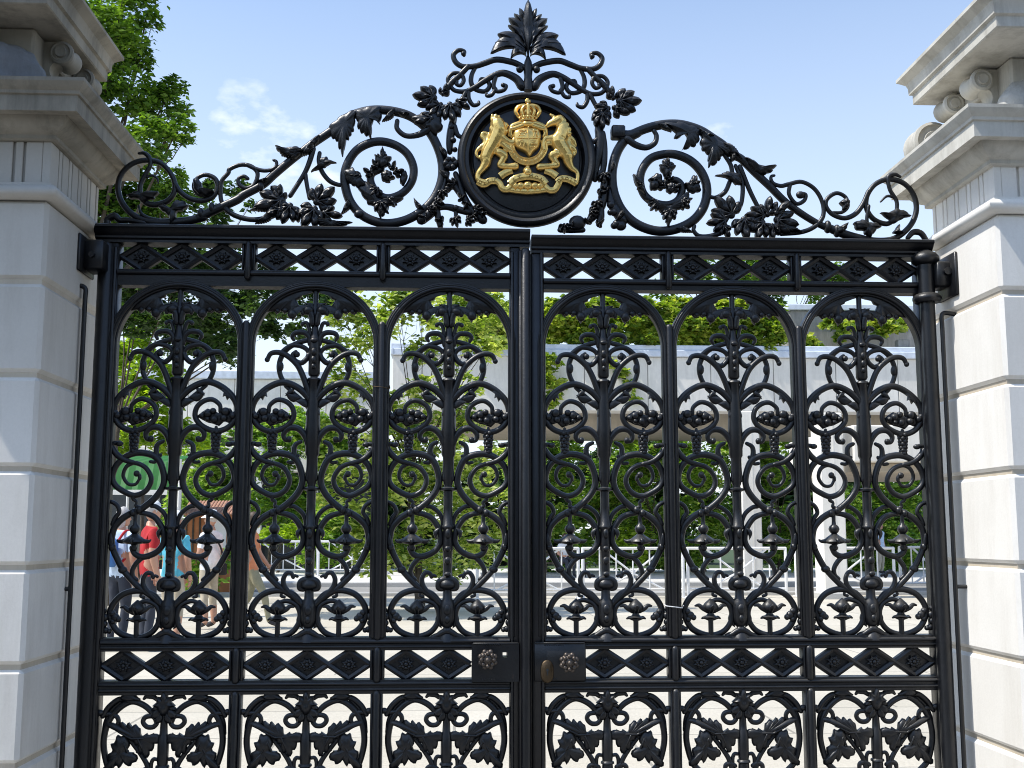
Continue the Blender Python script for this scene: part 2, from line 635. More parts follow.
# thin high cloud mixed into the sky by direction
gen = nt.nodes.new('ShaderNodeTexCoord').outputs['Generated']
cn = N(nt, 'ShaderNodeTexNoise', Scale=5.5, Detail=9.0, Roughness=.62)
mp = nt.nodes.new('ShaderNodeMapping')
mp.inputs['Scale'].default_value = (1, 1, 2.6)
mp.inputs['Location'].default_value = (.35, .1, .22)
nt.links.new(gen, mp.inputs['Vector'])
nt.links.new(mp.outputs[0], cn.inputs['Vector'])
cm = ramp(nt, cn.outputs['Fac'], [(.62, (0, 0, 0)), (.9, (1, 1, 1))])
sp = nt.nodes.new('ShaderNodeSeparateXYZ')
nt.links.new(gen, sp.inputs[0])
hz = nt.nodes.new('ShaderNodeMapRange')
hz.inputs['From Min'].default_value = .02
hz.inputs['From Max'].default_value = .55
hz.inputs['To Min'].default_value = .85
hz.inputs['To Max'].default_value = .02
nt.links.new(sp.outputs['Z'], hz.inputs['Value'])
puff = None
nrmv = N(nt, 'ShaderNodeVectorMath', operation='NORMALIZE')
nt.links.new(gen, nrmv.inputs[0])
cn2 = N(nt, 'ShaderNodeTexNoise', Scale=22.0, Detail=8.0, Roughness=.55)
mp2 = nt.nodes.new('ShaderNodeMapping')
mp2.inputs['Scale'].default_value = (1, 1, 1.9)
nt.links.new(gen, mp2.inputs['Vector'])
nt.links.new(mp2.outputs[0], cn2.inputs['Vector'])
for az, el, rad, amt in ((-10.6, 19.2, 3.8, 1.0), (-8.0, 18.4, 3.4, 1.0), (13.6, 19.3, 1.5, .8), (-3.0, 21.2, 2.0, .4), (9.0, 17.0, 4.0, .5), (16.5, 17.0, 2.4, .6), (-32, 25, 5, .6), (34, 30, 7, .6)):
    a_, e_ = R(az), R(el)
    dt = N(nt, 'ShaderNodeVectorMath', operation='DOT_PRODUCT')
    nt.links.new(nrmv.outputs[0], dt.inputs[0])
    dt.inputs[1].default_value = (math.sin(a_) * math.cos(e_), math.cos(a_) * math.cos(e_), math.sin(e_))
    mr = nt.nodes.new('ShaderNodeMapRange')
    mr.interpolation_type = 'SMOOTHSTEP'
    mr.inputs['From Min'].default_value = math.cos(R(rad))
    mr.inputs['From Max'].default_value = 1.0
    mr.inputs['To Max'].default_value = amt
    nt.links.new(dt.outputs['Value'], mr.inputs['Value'])
    if puff is None:
        puff = mr.outputs[0]
    else:
        mm = N(nt, 'ShaderNodeMath', operation='MAXIMUM')
        nt.links.new(puff, mm.inputs[0])
        nt.links.new(mr.outputs[0], mm.inputs[1])
        puff = mm.outputs[0]
pr_ = ramp(nt, cn2.outputs['Fac'], [(.36, (0, 0, 0)), (.72, (1, 1, 1))])
pm = N(nt, 'ShaderNodeMath', operation='MULTIPLY')
nt.links.new(puff, pm.inputs[0])
nt.links.new(pr_.outputs[0], pm.inputs[1])
mxp = N(nt, 'ShaderNodeMath', operation='MAXIMUM')
nt.links.new(pm.outputs[0], mxp.inputs[0])
mxm = N(nt, 'ShaderNodeMath', operation='MAXIMUM')
cl = N(nt, 'ShaderNodeMath', operation='MULTIPLY')
nt.links.new(cm.outputs[0], cl.inputs[0])
cl.inputs[1].default_value = .75
nt.links.new(cl.outputs[0], mxm.inputs[0])
nt.links.new(hz.outputs[0], mxp.inputs[1])
nt.links.new(mxp.outputs[0], mxm.inputs[1])
gain = mixc(nt, 1.0, sky.outputs[0], (1.24, 1.45, 1.62), 'MULTIPLY')
skyc = mixc(nt, mxm.outputs[0], gain, (7.5, 8.0, 8.5))
nt.links.new(skyc, bg.inputs['Color'])
bg.inputs['Strength'].default_value = .15
sl = bpy.data.lights.new('sun', 'SUN')
sl.energy = 5.0
sl.angle = R(.5)
sl.color = (1, .955, .88)
so = bpy.data.objects.new('sun', sl)
col.objects.link(so)
so.rotation_euler = sd.to_track_quat('Z', 'Y').to_euler()
so.location = sd * 30
scn.view_settings.view_transform = 'Standard'
scn.view_settings.look = 'None'
scn.view_settings.exposure = 0
scn.cycles.max_bounces = 8
scn.cycles.transparent_max_bounces = 8
scn.cycles.use_denoising = True
scn.cycles.filter_width = 1.0
scn.cycles.sample_clamp_indirect = 6


# ------------------------------------------------------------------ ground
def sheet(name, x0, x1, y0, y1, z, mat, nx=1, ny=1):
    b = MB()
    vs = [(x0 + (x1 - x0) * i / nx, y0 + (y1 - y0) * j / ny, z) for j in range(ny + 1) for i in range(nx + 1)]
    fs = [(j * (nx + 1) + i, j * (nx + 1) + i + 1, (j + 1) * (nx + 1) + i + 1, (j + 1) * (nx + 1) + i) for j in range(ny) for i in range(nx)]
    b.add(vs, fs)
    return struct(name, b, mat)


GRASS = mat_ground('grass_ground', (.03, .055, .015), (.05, .085, .02))
PAVE = mat_ground('pale_paving', (.48, .435, .345), (.66, .605, .50), (2.4, 1.2), .55)
ASPH = mat_ground('asphalt', (.10, .10, .105), (.15, .15, .155))
PAVE2 = mat_ground('pale_concrete_path', (.60, .585, .55), (.70, .68, .64), (3.0, 3.0), .85)
KERB = mat_ground('kerb_stone', (.40, .39, .37), (.5, .49, .46))
sheet('ground', -900, 900, -600, 1500, GZ - .012, GRASS)
sheet('plaza', -60, 60, .9, 22.2, GZ, PAVE)
sheet('pavement', -60, 60, -2.6, .9, GZ, mat_ground('grey_paving', (.30, .29, .27), (.38, .37, .345), (.9, .6), .6))
sheet('road', -60, 60, -14, -2.6, GZ - .004, ASPH)
sheet('road', -60, 60, 22.5, 27.2, GZ - .006, mat_ground('worn_asphalt', (.24, .23, .21), (.33, .315, .29)))
kb = MB()
kb.bevbox(-60, 60, 22.2, 22.5, GZ - .1, GZ + .09, .02)
struct('kerb', kb, KERB)
kb = MB()
kb.bevbox(-60, 60, 27.2, 27.45, GZ - .1, GZ + .12, .02)
struct('kerb', kb, KERB)
sheet('pavement', -60, 60, 27.45, 41, GZ + .1, PAVE2)

# ------------------------------------------------------------------ stone piers
JZ = [.12, .385, .72, 1.05, 1.39, 1.735, 2.07, 2.41, 2.71]
YF, YB, WD = -.49, .08, 1.0            # front face, rear face, width


def rect_mold(prof, e0=-WD, YF=YF, YB=YB):
    """profile (projection, z) carried round the pier; returns builder in (e, y, z)"""
    b = MB()
    vs, fs = [], []
    for p, z in prof:
        vs += [(e0 - p, YF - p, z), (p, YF - p, z), (p, YB + p, z), (e0 - p, YB + p, z)]
    for i in range(len(prof) - 1):
        for j in range(4):
            k = (j + 1) % 4
            fs.append((i * 4 + j, i * 4 + k, i * 4 + 4 + k, i * 4 + 4 + j))
    fs.append((3, 2, 1, 0))
    m = (len(prof) - 1) * 4
    fs.append((m, m + 1, m + 2, m + 3))
    b.add(vs, fs)
    return b


def bezel(b, seed, amp, sc):
    """uneven hand-cut surface"""
    b.v = [tuple(Vector(p) + noise.noise_vector(Vector(p) * sc + Vector((seed, 0, 0))) * amp) for p in b.v]


def pier(sgn, xf, dz, ov, label, seed, STONE_W=STONE_W, STONE=STONE, ROCK=ROCK):
    root = thing('stone_pier', label, 'pier', (xf - sgn * WD / 2, (YF + YB) / 2, GZ), 'stone piers either side of the gate')
    fn = lambda p: (xf + sgn * p[0], p[1], p[2])

    def put(name, b, mat, parent=root, smooth=False, angle=35):
        q = MB()
        q.join(b, fn, sgn < 0)
        return obj(name, q, mat, parent, None, smooth, angle)
    b = MB()
    for i in range(len(JZ) - 1):
        z0, z1 = JZ[i] + .008, JZ[i + 1] - (.008 if i < len(JZ) - 2 else 0)
        b.bevbox(-WD, 0, YF, YB + .09, z0, z1, .014)
    shaft = put('shaft', b, STONE, root, True, 30)
    b = MB()
    b.box(-WD + .013, -.013, YF + .013, YB + .077, GZ - .1, 2.70)
    put('joint', b, JOINT, shaft)
    b = rect_mold([(-.05, 2.712), (.018, 2.712), (.032, 2.72), (.04, 2.737), (.032, 2.754), (.018, 2.762), (.006, 2.764), (.004, 2.776), (-.03, 2.778)])
    put('string_course', b, STONE, root, True, 60)
    # fluted frieze: a set-back core with thin upright plates left standing between the flutes
    b = MB()
    b.box(-WD + .014, -.014, YF + .014, YB - .014, 2.77, 2.93)
    fz = put('frieze', b, STONE)
    b = MB()
    z0, z1 = 2.776, 2.931
    y = YF
    k = 0
    while y < YB - .02:
        wdt = (.062, .026)[k % 2] if k else .085
        y1 = min(YB, y + wdt)
        b.bevbox(-.03, -.001, y, y1, z0, z1, .002)
        y = y1 + .011
        k += 1
    e = -.031
    k = 0
    while e > -WD + .02:
        wdt = (.062, .026)[k % 2] if k else .06
        e1 = max(-WD, e - wdt)
        b.bevbox(e1, e, YF + .001, YF + .03, z0, z1, .002)
        e = e1 - .011
        k += 1
    put('flute', b, STONE, fz)
    b = rect_mold([(-.04, 2.931), (.012, 2.931), (.02, 2.936), (.02, 2.95), (.03, 2.955), (.042, 2.962), (.055, 2.972), (.068, 2.99), (.075, 3.004), (.075, 3.006), (.118, 3.003), (.125, 3.003),
                   (.125, 3.062), (.133, 3.064), (.135, 3.075), (.15, 3.09), (.158, 3.103), (.158, 3.116), (.02, 3.132), (-.1, 3.136)])
    b.v = [(p[0], p[1], p[2] + dz) for p in b.v]
    put('cornice', b, STONE_W, root, True, 28)
    # attic block with rock face, consoles and cap
    b = MB()
    YA, YR = -.53, -.09                  # attic front and rear
    b.bevbox(-WD + .07, -.07, YA, YR, 3.13 + dz, 3.352 + dz, .01)
    att = put('attic_block', b, STONE_W)
    b = MB()
    bm = bmesh.new()
    bmesh.ops.create_icosphere(bm, subdivisions=5, radius=1)
    for v_ in bm.verts:
        q = v_.co.copy()
        q.x *= .30
        q.y *= .115
        q.z *= .20
        q += noise.noise_vector(q * 9 + Vector((seed, 3, 1))) * .02 + noise.noise_vector(q * 28 + Vector((seed, 7, 1))) * .009
        v_.co = q + Vector((-.31, YA + .01, 3.12 + dz))
        v_.co.z = max(v_.co.z, 3.105 + dz)
    bm.verts.index_update()
    b.add([v_.co[:] for v_ in bm.verts], [[q.index for q in f.verts] for f in bm.faces])
    bm.free()
    put('rock_face', b, ROCK, att, True, 80)
    prof = [(-.09, 3.135), (-.02, 3.135), (-.012, 3.16), (-.03, 3.19), (-.045, 3.225), (-.035, 3.255), (.0, 3.27), (.02, 3.29), (.02, 3.32), (.0, 3.342), (-.09, 3.342)]

    def console_inner(y0, wd):
        b = MB()
        prof_ = cr(prof[1:-1], 4)
        prof_ = [prof[0]] + prof_ + [prof[-1]]
        n = len(prof_)
        vs = [(p[0], y0, p[1] + dz) for p in prof_] + [(p[0], y0 + wd, p[1] + dz) for p in prof_]
        b.add(vs, [(i, (i + 1) % n, n + (i + 1) % n, n + i) for i in range(n)] + [tuple(range(n)), tuple(range(n, 2 * n))])
        for r_, e_, z_ in ((.044, -.002, 3.296), (.034, -.020, 3.166)):
            b.lathe([(r_ * .25, -.020), (r_ * .45, -.022), (r_ * .5, -.012), (r_ * .7, -.012), (r_ * .8, -.018), (r_, -.012), (r_ * 1.02, 0), (r_ * .86, wd * .22), (r_ * .78, wd * .5), (r_ * .86, wd * .78), (r_ * 1.02, wd), (r_, wd + .012), (r_ * .8, wd + .018), (r_ * .7, wd + .012), (r_ * .5, wd + .012), (r_ * .45, wd + .022), (r_ * .25, wd + .020)], (e_, y0, z_ + dz), 18, axis='y')
        return b

    def console_front(e0, wd):
        b = MB()
        n = len(prof)
        vs = [(e0, YA - .06 - p[0], p[1] + dz) for p in prof] + [(e0 + wd, YA - .06 - p[0], p[1] + dz) for p in prof]
        b.add(vs, [(i, (i + 1) % n, n + (i + 1) % n, n + i) for i in range(n)] + [tuple(range(n)), tuple(range(n, 2 * n))])
        b.lathe([(.012, -.012), (.036, -.012), (.038, 0), (.038, wd), (.036, wd + .012), (.012, wd + .012)], (e0, YA - .055, 3.300 + dz), 14, axis='x')
        b.lathe([(.012, -.01), (.026, -.01), (.028, 0), (.028, wd), (.026, wd + .01), (.012, wd + .01)], (e0, YA - .038, 3.162 + dz), 12, axis='x')
        return b
    for q in (console_inner(YR - .09, .085), console_inner(YA + .10, .085), console_front(-WD + .1, .085)):
        put('console', q, STONE_W, att, True, 45)
    b = MB()
    b.bevbox(-.072, -.045, YA + .187, YR - .093, 3.27 + dz, 3.3515 + dz, .006)
    put('panel_moulding', b, STONE_W, att)
    if sgn < 0:                              # low scroll lying on the cornice at the gate end
        xs, zs = at(930, 140, -.02)
        b = MB()
        r_ = .085
        b.lathe([(r_ * .2, -.004), (r_ * .5, -.008), (r_ * .55, .0), (r_ * .8, .0), (r_ * .85, -.008), (r_, .0), (r_ * 1.02, .02), (r_ * .92, .06), (r_ * 1.02, .10), (r_, .12)], (-(xs - xf), -.06, zs - .02), 26, axis='y')
        put('scroll', b, STONE_W, att, True, 45)
    b = rect_mold([(-.1, 3.352), (ov - .055, 3.352), (ov - .05, 3.356), (ov - .05, 3.395), (ov - .038, 3.40), (ov - .036, 3.43), (ov - .03, 3.445), (ov - .012, 3.46), (ov, 3.468), (ov, 3.482), (-.08, 3.51), (-.25, 3.60)], -WD, -.68, .03 - ov)
    b.v = [(p[0], p[1], p[2] + dz) for p in b.v]
    put('cap', b, STONE_W, root, True, 28)
    return root, put


XL, XR = -1.486, 2.034
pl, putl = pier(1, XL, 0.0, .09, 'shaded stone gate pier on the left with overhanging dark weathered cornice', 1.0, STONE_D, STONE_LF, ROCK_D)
pr, putr = pier(-1, XR, -.035, .15, 'sunlit white stone gate pier on the right with fluted frieze and scroll consoles', 5.0, STONE_L)

RXL = at(76.5, 470, -.1)[0]
# hinge brackets and the upright rods fixed to the inner faces of the piers
b = MB()
b.bevbox(-1.478, -1.40, -.115, .0, 2.545, 2.665, .008)
b.bevbox(-1.487, -1.474, -.16, .03, 2.53, 2.68, .005)
b.lathe([(.012, -.0), (.012, .014), (.005, .018)], (-1.44, -.115 - .018, 2.60), 8, axis='y')
obj('hinge_bracket', b, IRON, pl)
b = MB()
b.bevbox(1.965, 2.026, -.105, .0, 2.515, 2.62, .008)
b.bevbox(2.020, 2.036, -.15, .03, 2.47, 2.65, .005)
b.lathe([(.016, -.018), (.014, -.012), (.014, .0)], (2.005, -.105, 2.575), 10, axis='y')
b.lathe([(.0, -.05), (.05, -.05), (.058, -.04), (.058, -.028), (.045, -.015), (.03, -.01), (.03, .01)], (at(931.5, 390, -.05)[0], -.05, at(931, 291, -.05)[1]), 18)
b.lathe([(.03, -.03), (.05, -.02), (.056, -.01), (.056, .005), (.045, .02), (.02, .035), (.0, .04)], (at(931.5, 390, -.05)[0], -.05, at(931, 259, -.05)[1]), 18)
b.lathe([(.034, -.04), (.034, .11)], (at(931.5, 390, -.05)[0], -.05, at(931, 286, -.05)[1]), 16)
obj('hinge_bracket', b, IRON, pr)
b = MB()
b.tube3(cr([(XL - .005, -.1, 2.478), (RXL - .014, -.1, 2.478), (RXL, -.1, 2.465), (RXL, -.1, 2.43)], 4) + [(RXL, -.1, 1.4), (RXL, -.1, .2)], .0095, 8)
for z in (1.3, .3):
    b.tube3([(XL - .004, -.1, z), (RXL, -.1, z)], .008, 8)
obj('bolt_rod', b, IRON, pl)
b = MB()
b.tube3(cr([(XR + .005, -.075, 2.405), (XR - .032, -.075, 2.408), (XR - .046, -.075, 2.395), (XR - .046, -.075, 2.36)], 4) + [(XR - .046, -.075, 1.4), (XR - .046, -.075, .2)], .0095, 8)
for z in (1.3, .3):
    b.tube3([(XR + .004, -.075, z), (XR - .046, -.075, z)], .008, 8)
obj('bolt_rod', b, IRON, pr)

# ------------------------------------------------------------------ the gate
HW = .243                                   # half width of a panel opening
CL = [-1.117, -.574, -.031]
CRt = [.598, 1.136, 1.670]
TOPZ = 2.742

# --- one tall panel, traced on the right half and mirrored (local x = 0 on its axis, z as in the place)
AX = at(737, 480)[0]


def local(fn):
    return lambda pts: [(p[0] - AX0(p[1]), p[1]) for p in fn(pts)]


def AX0(z):
    return AX


zA = local(zoomed(670, 285, 7.64))
zB = local(zoomed(730, 360, 6.4))
zC = local(zoomed(730, 440, 6.4))
zD = local(zoomed(730, 540, 6.4))
zE = local(zoomed(660, 280, 4.27))

ra, rb, rc = .0125, .0105, .0085


def half_scroll():
    b = MB()
    # great S: spiral, collar, out to the mullion and back to the foot of the stem
    up = zC([(250, 255), (275, 292), (320, 290), (350, 240), (330, 182), (280, 160), (215, 190), (180, 260), (210, 330), (280, 362), (350, 335), (400, 295), (415, 240),
             (385, 165), (320, 112), (240, 96), (150, 125), (110, 205), (105, 290), (150, 370), (230, 440), (290, 468), (350, 505), (398, 560), (415, 630)])
    dn = zD([(410, 40), (388, 100), (340, 190), (250, 290), (170, 350), (110, 400), (75, 440)])
    b.tube(up + dn, [.006, .0085, .011, .0125, .0135, .0135, .0135, .0125, .012], -.005)
    b.ball((*[(q[0]) for q in zC([(268, 226)])][0:1], -.008, zC([(268, 226)])[0][1]), (.013, .012, .013), 10, 7)
    b.tube(zC([(250, 255), (252, 238), (268, 226)]), .008, -.005, 8, 4)
    # branch from spiral to the mullion
    b.tube(zC([(285, 158), (330, 146), (365, 128), (395, 100), (420, 60)]), [.009, .0115, .013, .012], -.010)
    x, z = zC([(372, 42)])[0]
    b.ball((x, -.012, z), (.016, .012, .011))
    b.tube(zC([(420, 70), (408, 40), (385, 38)]), .009, -.010, 8, 4)
    # curl under the spiral
    b.tube(zC([(280, 362), (288, 385), (268, 400), (272, 425), (262, 432)]), [.010, .006, .008], -.006, 8, 5)
    # inner C from the collar
    b.tube(zC([(250, 470), (200, 478), (150, 505), (108, 575), (100, 650), (140, 712), (220, 745), (272, 728), (293, 690)]), [.009, .012, .0125, .0125, .012, .011], -.002)
    # collar on the crossing
    x, z = zC([(248, 452)])[0]
    b.ball((x, -.010, z), (.014, .017, .017))
    x, z = zC([(288, 470)])[0]
    b.ball((x, -.010, z), (.014, .016, .016))
    # arc from stem to S
    b.tube(zC([(88, 560), (85, 520), (105, 470), (150, 432), (185, 425)]), [.008, .0095, .0085], .004)
    # hook on the mullion
    b.tube(zC([(455, 410), (420, 402), (385, 425), (372, 465), (395, 500), (410, 540)]), [.007, .009, .009, .010], -.004)
    # tail of the C, running into the lower scroll
    b.tube(zD([(190, 105), (225, 108), (262, 140), (288, 185), (285, 225), (262, 248)]), [.009, .0105, .010, .008], -.002)
    # hook leaf off the stem branch
    b.tube(zD([(140, 372), (185, 330), (213, 290), (220, 245), (200, 208), (172, 208), (160, 232)]), [.010, .011, .010, .0085, .008], -.008)
    b.tube(zD([(160, 232), (150, 222), (135, 228)]), .006, -.006, 8, 4)
    # collars on the S above the foot
    x, z = zD([(345, 186)])[0]
    b.ball((x, -.006, z), (.019, .019, .015))
    x, z = zD([(410, 45)])[0]
    b.ball((x, -.006, z), (.015, .018, .018))
    # bottom ring
    b.tube(zD([(90, 430), (120, 385), (170, 335), (260, 315), (350, 342), (408, 410), (418, 480), (375, 565), (275, 608), (185, 588), (132, 530), (120, 460), (145, 405), (200, 381), (245, 392)]),
           [.012, .0125, .0125, .0125, .0115, .0105, .0085], -.004)
    b.tube(zD([(230, 330), (235, 350), (215, 357)]), .006, -.006, 8, 4)
    # upper big scroll with spiral
    b.tube(zB([(8, 360), (22, 322), (62, 258), (130, 195), (220, 165), (310, 200), (380, 265), (408, 335), (396, 405), (350, 455), (280, 472), (200, 440), (155, 385), (160, 325), (200, 285), (252, 275),
               (298, 308), (306, 350)]), [.013, .014, .0135, .013, .012, .0115, .011, .010, .0085], -.010)
    # hook scroll under it
    b.tube(zB([(66, 768), (58, 690), (58, 600), (78, 510), (125, 455), (180, 450), (214, 485), (208, 520), (180, 528)]), [.012, .013, .0135, .0125, .0105, .0085], -.008)
    x, z = zB([(182, 520)])[0]
    b.ball((x, -.010, z), .012)
    # slender strap to the C
    b.tube(zB([(108, 735), (128, 680), (150, 620), (152, 575), (140, 550), (112, 535)]), [.010, .012, .0105, .008], -.002)
    b.tube(zC([(130, 110), (160, 150), (190, 150)]), [.008, .007], .004, 8, 4)
    # big arms and bowed straps
    b.tube(zE([(330, 530), (345, 475), (378, 390), (420, 345), (458, 328), (492, 332), (508, 358)]), [.012, .0125, .012, .0115, .0105, .009], -.012)
    x, z = zE([(508, 358)])[0]
    b.ball((x, -.012, z), (.011, .011, .011))
    b.tube(zE([(340, 272), (385, 285), (425, 308), (452, 345), (462, 385), (455, 425), (438, 455)]), [.0095, .011, .011, .0105, .010], 0)
    x, z = zE([(456, 385)])[0]
    b.ball((x, -.004, z), (.014, .013, .022))
    # C volute against the stem
    b.tube(zA([(530, 560), (545, 590), (585, 622), (630, 605), (648, 565), (625, 540)]), [.0105, .011, .0105, .0085], -.006)
    b.ball((zA([(615, 560)])[0][0], -.010, zA([(615, 560)])[0][1]), .0125)
    b.tube(zA([(525, 560), (545, 520), (590, 495), (650, 490), (690, 510), (730, 545)]), [.009, .010, .010, .010], -.003)
    # small curls high on the stem
    b.tube(zA([(520, 480), (530, 425), (565, 395), (625, 398), (650, 425), (640, 450)]), [.010, .011, .010, .007], -.008)
    b.tube(zA([(520, 410), (530, 350), (545, 322), (575, 325)]), [.008, .0085, .007], -.008)
    b.ball((zA([(575, 332)])[0][0], -.010, zA([(575, 332)])[0][1]), .009)
    return b


def half_foliage():
    b = MB()
    R2 = lambda fn, pts, **k: b.relief(fn(pts), **k)
    # leaf crown hanging under the arch
    b.relief(zA([(488, 52), (640, 52), (735, 105), (800, 175), (835, 245), (790, 235), (765, 262), (735, 236), (705, 258), (685, 240), (662, 275), (650, 310), (628, 285), (618, 238), (590, 205), (606, 180),
                 (618, 150), (590, 140), (575, 112), (520, 100), (488, 90)]), h=.016, c=zA([(640, 150)])[0], ridge=.5, y=-.004)
    b.relief(zA([(486, 180), (520, 172), (548, 186), (575, 190), (620, 200), (650, 215), (680, 250), (650, 300), (625, 270), (600, 235), (560, 262), (520, 262), (486, 250)]), h=.014, c=zA([(560, 220)])[0], ridge=.4, y=-.008)
    for p, r in (((700, 235), .012), ((755, 240), .010), ((655, 245), .013), ((600, 236), .009)):
        x, z = zA([p])[0]
        b.ball((x, -.014, z), (r, .012, r * .9))
    # curled petals at the head of the stem
    b.tube(zA([(500, 330), (505, 270), (525, 235), (555, 232), (568, 255)]), [.012, .0135, .012, .010], -.020)
    x, z = zA([(530, 232)])[0]
    b.ball((x, -.020, z), (.024, .018, .019))
    x, z = zA([(648, 262)])[0]
    b.ball((x, -.018, z), (.020, .016, .020))
    b.relief(drop_leaf(zA([(500, 200)])[0], zA([(560, 175)])[0], .014), h=.010, y=-.012)
    # leaves on the stalks of the big scroll
    for a, c, wd, bd in (((60, 320), (150, 280), .030, .15), ((110, 265), (205, 232), .032, -.12), ((150, 205), (205, 250), .020, 0)):
        b.relief(drop_leaf(zB([a])[0], zB([c])[0], wd, bd), h=.012, y=-.010)
    b.tube(zB([(45, 350), (90, 290), (150, 235), (205, 185)]), [.009, .0095, .008], 0)
    # serrated leaf inside the great scroll
    b.relief(zB([(300, 190), (345, 215), (390, 270), (372, 282), (356, 262), (342, 280), (330, 252), (314, 258), (318, 230), (298, 215)]), h=.010, y=-.012)
    # vine flower in the spiral
    for c_, r in (((230, 365), .017), ((262, 348), .014), ((272, 400), .017), ((338, 352), .019), ((330, 392), .016), ((385, 378), .015), ((196, 378), .012), ((232, 398), .011)):
        x, z = zB([c_])[0]
        b.ball((x, -.014, z), (r, .016, r * .95))
    b.relief(zB([(160, 380), (195, 350), (225, 330), (265, 345), (300, 360), (330, 325), (365, 330), (385, 360), (425, 375), (390, 400), (370, 425), (330, 410), (300, 440), (262, 425), (230, 418), (195, 400)]), h=.010, y=-.004)
    # leaf on S, small buds
    for c_, r in (((405, 360), (.015, .012, .012)),):
        x, z = zB([c_])[0]
        b.ball((x, -.012, z), r)
    b.relief(drop_leaf(zC([(105, 560)])[0], zC([(125, 640)])[0], .018, .2), h=.010, y=-.008)
    b.relief(drop_leaf(zC([(415, 590)])[0], zC([(395, 720)])[0], .022, .1), h=.012, y=-.010)
    b.relief(drop_leaf(zD([(130, 470)])[0], zD([(100, 560)])[0], .020, .1), h=.008, y=-.004)
    for p, r in (((385, 480), .017), ((365, 492), .012), ((402, 455), .013), ((400, 505), .012), ((450, 480), .016), ((452, 520), .014), ((440, 560), .013), ((455, 440), .012), ((420, 565), .010)):
        x, z = zD([p])[0]
        b.ball((x, -.010, z), (r, .014, r))
    # acanthus at the foot
    b.relief(zD([(60, 545), (85, 560), (110, 580), (150, 590), (172, 602), (160, 625), (130, 622), (110, 640), (80, 630), (60, 645)]), h=.018, y=-.010, c=zD([(88, 600)])[0])
    b.tube(zD([(60, 570), (95, 580), (130, 600), (165, 612)]), [.014, .012, .007], -.02)
    # double curl collar above the foot
    b.tube(zD([(60, 250), (90, 250), (115, 268), (118, 300), (98, 310)]), [.014, .0135, .012, .009], -.016)
    # leaf above the foot
    b.tube(zD([(66, 470), (84, 430), (88, 405), (72, 392)]), [.010, .011, .008], -.018)
    return b


def stem_mesh():
    b = MB()
    pr = []
    for fn, pts in ((zA, [(20, 40), (20, 190), (30, 210), (26, 300), (27, 400), (38, 425), (44, 470), (44, 700), (36, 716), (28, 720), (28, 728), (46, 732), (52, 745), (40, 764)]),
                    (zE, [(25, 500), (28, 560), (31, 640), (29, 750)]),
                    (zC, [(38, 40), (34, 120), (34, 200), (30, 280), (24, 296), (26, 306), (50, 312), (50, 324), (28, 332), (28, 440), (30, 545), (38, 552), (38, 565), (30, 575), (30, 640), (34, 700)]),
                    (zD, [(32, 30), (36, 60), (30, 70), (28, 190), (30, 240), (52, 262), (60, 285), (54, 300), (28, 315), (30, 370), (44, 390), (50, 430), (46, 500), (40, 540), (24, 552), (22, 565), (34, 580), (60, 615), (66, 640)])):
        s = {zA: 7.64, zE: 4.27, zC: 6.4, zD: 6.4}[fn]
        for wd, yy in pts:
            z = fn([(100, yy)])[0][1]
            pr.append((wd / s / 243, z))
    pr2 = [pr[0]]
    for p in pr[1:]:
        if p[1] < pr2[-1][1] - .0008:
            pr2.append(p)
    b.lathe(pr2[::-1], (0, -.004, 0), 14)
    # raised lozenge knots on the stem front
    for fn, yy, wd, hh in ((zA, 455, .016, .010), (zA, 540, .012, .016), (zA, 600, .012, .016), (zA, 650, .010, .012), (zD, 55, .014, .012), (zD, 130, .014, .016), (zD, 440, .016, .022), (zD, 500, .012, .016), (zC, 600, .012, .02), (zD, 215, .014, .01)):
        z = fn([(100, yy)])[0][1]
        b.ball((0, -.030, z), (wd, .010, hh), 10, 7)
    return b


def grapes_mesh():
    b = MB()
    rr = random.Random(3)
    z0, z1 = zB([(0, 478)])[0][1], zB([(0, 598)])[0][1]
    x0 = zB([(286, 500)])[0][0]
    n = 7
    for i in range(n):
        t = i / (n - 1)
        z = z0 + (z1 - z0) * t
        wd = .019 * (1 - .45 * t)
        for k in range(5):
            a = k / 5 * 2 * PI + i * .6
            b.ball((x0 + math.cos(a) * wd * .75, -.004 + math.sin(a) * wd * .75, z + rr.uniform(-.002, .002)), .0098, 8, 6)
    b.tube3([(x0, -.004, z0 + .02), (x0, -.004, z1 + .01)], .007, 6)
    return b


def bell_mesh():
    """hanging flower bell inside the C"""
    b = MB()
    x = zC([(272, 500)])[0][0]
    Z = lambda v: zC([(272, v)])[0][1]
    b.lathe([(.001, Z(712)), (.010, Z(706)), (.015, Z(690)), (.010, Z(676)), (.013, Z(668)), (.040, Z(660)), (.047, Z(650)), (.044, Z(640)), (.030, Z(622)), (.016, Z(606)), (.011, Z(600)), (.018, Z(588)), (.0225, Z(570)), (.018, Z(552)), (.009, Z(540)), (.008, Z(520)),
             (.0085, Z(470))], (x, -.008, 0), 12)
    for s in (-1, 1):
        b.tube3(cr([(x + s * .02, -.012, Z(632)), (x + s * .036, -.018, Z(646)), (x + s * .056, -.016, Z(648)), (x + s * .064, -.014, Z(640))], 4), [.011, .010, .007, .004], 8)
    b.tube3(cr([(x, -.02, Z(630)), (x, -.05, Z(640)), (x, -.058, Z(652))], 4), [.011, .009, .005], 8)
    return b


